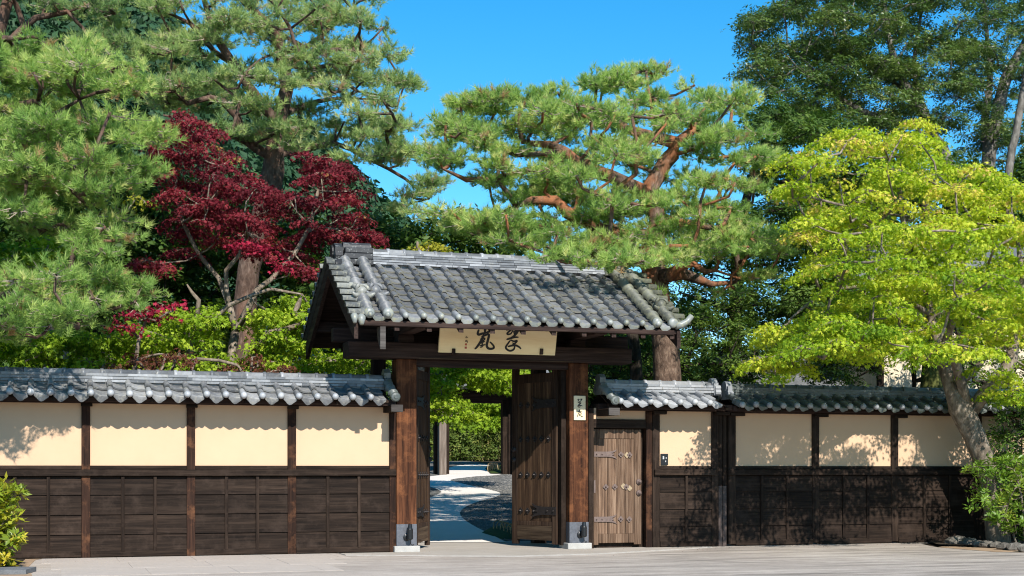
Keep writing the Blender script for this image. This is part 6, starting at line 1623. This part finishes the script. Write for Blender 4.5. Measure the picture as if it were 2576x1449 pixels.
# dark evergreen mass behind that shrub, beyond the wall's end
shrub('leafy_shrub', 'dark glossy bush in the shade right of the leaning maple trunk', M['dark_ever'], [(2500, 1010), (2700, 1000), (2700, 1340), (2520, 1340), (2510, 1150)], 60, -0.75, 0.45, 0.26, 83, T_BROAD, 60,
      [([at(2570, 1370, -.5), at(2570, 1200, -.5), at(2570, 1080, -.5)], [.03, .025, .01])], M['bark_dark'], 1.1, 0.5, (at(2570, 1370, -.6).x, -.6, 0))
# mossy edging stones
spots = [(2418, 1372, .20), (2448, 1374, .17), (2472, 1377, .12), (2494, 1379, .13), (2516, 1380, .12), (2538, 1384, .13), (2566, 1386, .15), (2596, 1390, .16)]
for k, (px, py, r_) in enumerate(spots):
    q = on_ground(px, py); mb = MB(); rg = random.Random(k); vs = []; fs = []; n, m = 9, 5
    for j in range(m + 1):
        th = math.pi * j / m
        for i in range(n):
            ph = 6.283 * i / n; rr = r_ * rg.uniform(0.82, 1.12) * (1.0 if 0 < j < m else 1)
            vs.append((q.x + rr * math.sin(th) * math.cos(ph) * 1.05, q.y + 0.12 + rr * math.sin(th) * math.sin(ph) * 0.8, 0.03 + rr * 0.55 * math.cos(th) + 0.02))
    for j in range(m): fs += [(j * n + i, (j + 1) * n + i, (j + 1) * n + (i + 1) % n, j * n + (i + 1) % n) for i in range(n)]
    mb.add(vs, fs); o = mb.build('edging_stone', M['stone'], smooth=False); fix_normals(o.data)
    tag(o, ('largest smooth stone at the left tip of the low border under the leaning maple', 'long pale stone next to the tip stone of the border', 'small dark stone third from the left tip of the border', 'rounded stone fourth from the left tip of the border', 'small rounded stone in the middle of the stone border', 'angular stone below the light green shrub in the border', 'broad stone second from the right frame edge in the border', 'blocky stone of the border cut by the right frame edge')[k], 'stone', 'border stones under the maple')
bed = [(7.15, -1.25), (7.7, -1.95), (9.3, -2.25), (14, -2.6), (14, -0.1), (7.7, -0.1)]
sheet('planting_bed', [(x, y, 0.03) for x, y in bed], M['soil'])
sheet('planting_bed', [(x, y, 0.012) for x, y in ((-8.6, -0.15), (-7.42, -0.2), (-7.48, -1.2), (-7.55, -2.6), (-9, -2.8))], M['soil'])
# flat grey slab at the left corner
q = on_ground(45, 1440); mb = MB()
mb.prism([(q.x - .5, q.y - .35), (q.x + .10, q.y - .42), (q.x + .22, q.y + .12), (q.x + .02, q.y + .2), (q.x - .5, q.y + .15)], 0.004, 0.06, 'z')
o = mb.build('stone_slab', M['slab']); fix_normals(o.data); tag(o, 'flat grey stone slab on the sand at the lower left corner', 'stone')

# fallen leaves and grit along the wall foot
N = 420
pos = np.stack([RNG.uniform(-7.3, 9, N), -0.14 - RNG.gamma(1.2, 0.35, N), np.full(N, 0.014)], 1)
L = stamp(*maple_template(1, 0.01, 0.022, 12), pos, np.tile(np.array([[0, 0, 1.0]]), (N, 1)) + RNG.normal(size=(N, 3)) * 0.12, RNG.uniform(0.5, 1.1, N), RNG.uniform(0, 1, N))
o = foliage('fallen_leaves', [L], M['rust'], None, 'stuff'); o['label'] = 'scattered small fallen leaves along the foot of the walls'

# ------------------------------------------------------------------ the far wood and hill
def far_wood():
    mb = MB(); n = 46; vs = []; fs = []
    def hz(x, y):
        u = (y - 70) / 90.0; u = max(0, min(1, u)); s = u * u * (3 - 2 * u)
        return 1.8 + s * max(0, 60 - 0.70 * (x + 13)) * (1 + 0.07 * math.sin(x * 0.13) + 0.05 * math.sin(x * 0.29 + 1))
    xs = [-160 + 7 * i for i in range(n)]; ys = [60 + 10 * j for j in range(15)]
    for y in ys:
        for x in xs: vs.append((x, y, hz(x, y) - 0.5))
    for j in range(len(ys) - 1): fs += [(j * n + i, j * n + i + 1, (j + 1) * n + i + 1, (j + 1) * n + i) for i in range(n - 1)]
    mb.add(vs, fs); o = mb.build('hill', M['hill']); o['kind'] = 'structure'
    # tree clumps all over the hill
    pos = []; ax = []; sc = []; tn = []; rg = random.Random(5)
    for k in range(1700):
        x = rg.uniform(-34, 70); y = rg.uniform(85, 170)
        if hz(x, y) < 6: continue
        R_ = rg.uniform(2.0, 3.6); tb = rg.uniform(0.2, 0.7)
        for q in range(34):
            a = rg.uniform(0, 6.283); zc = rg.uniform(-0.2, 1); rr = math.sqrt(max(0, 1 - zc * zc))
            pos.append((x + R_ * rr * math.cos(a), y + R_ * rr * math.sin(a) * 0.8, hz(x, y) + R_ * zc * 1.1 + 0.8)); ax.append((rr * math.cos(a) + rg.gauss(0, .3), rr * math.sin(a) + rg.gauss(0, .3), zc + rg.gauss(0, .3))); sc.append(rg.uniform(4.5, 7)); tn.append(tb + rg.gauss(0, .14))
    L = stamp(*broad_template(5, 0.12, 0.16, 0.11, 31), np.array(pos), np.array(ax), np.array(sc), np.array(tn))
    o = foliage('forest', [L], M['forest'], None, 'stuff'); o['label'] = 'forested hillside far behind the left pines'
    # garden woodland closing the view at eye level
    N = 9000; x = RNG.uniform(-26, 46, N); hgt = 5.0 + 1.6 * np.sin(x * 0.5) + 1.0 * np.sin(x * 1.3 + 1)
    z = 1.5 + hgt * RNG.power(1.1, N); pos = np.stack([x, 42 + RNG.uniform(-2, 2, N), z], 1)
    L = stamp(*T_CLUMP, pos, RNG.normal(size=(N, 3)) * 0.6 + np.array([0, -.4, .7]), RNG.uniform(2.2, 4.0, N), RNG.normal(0.4, 0.2, N))
    o = foliage('woodland', [L], M['dark_ever'], None, 'stuff'); o['label'] = 'dark woodland closing the garden behind everything'
far_wood()
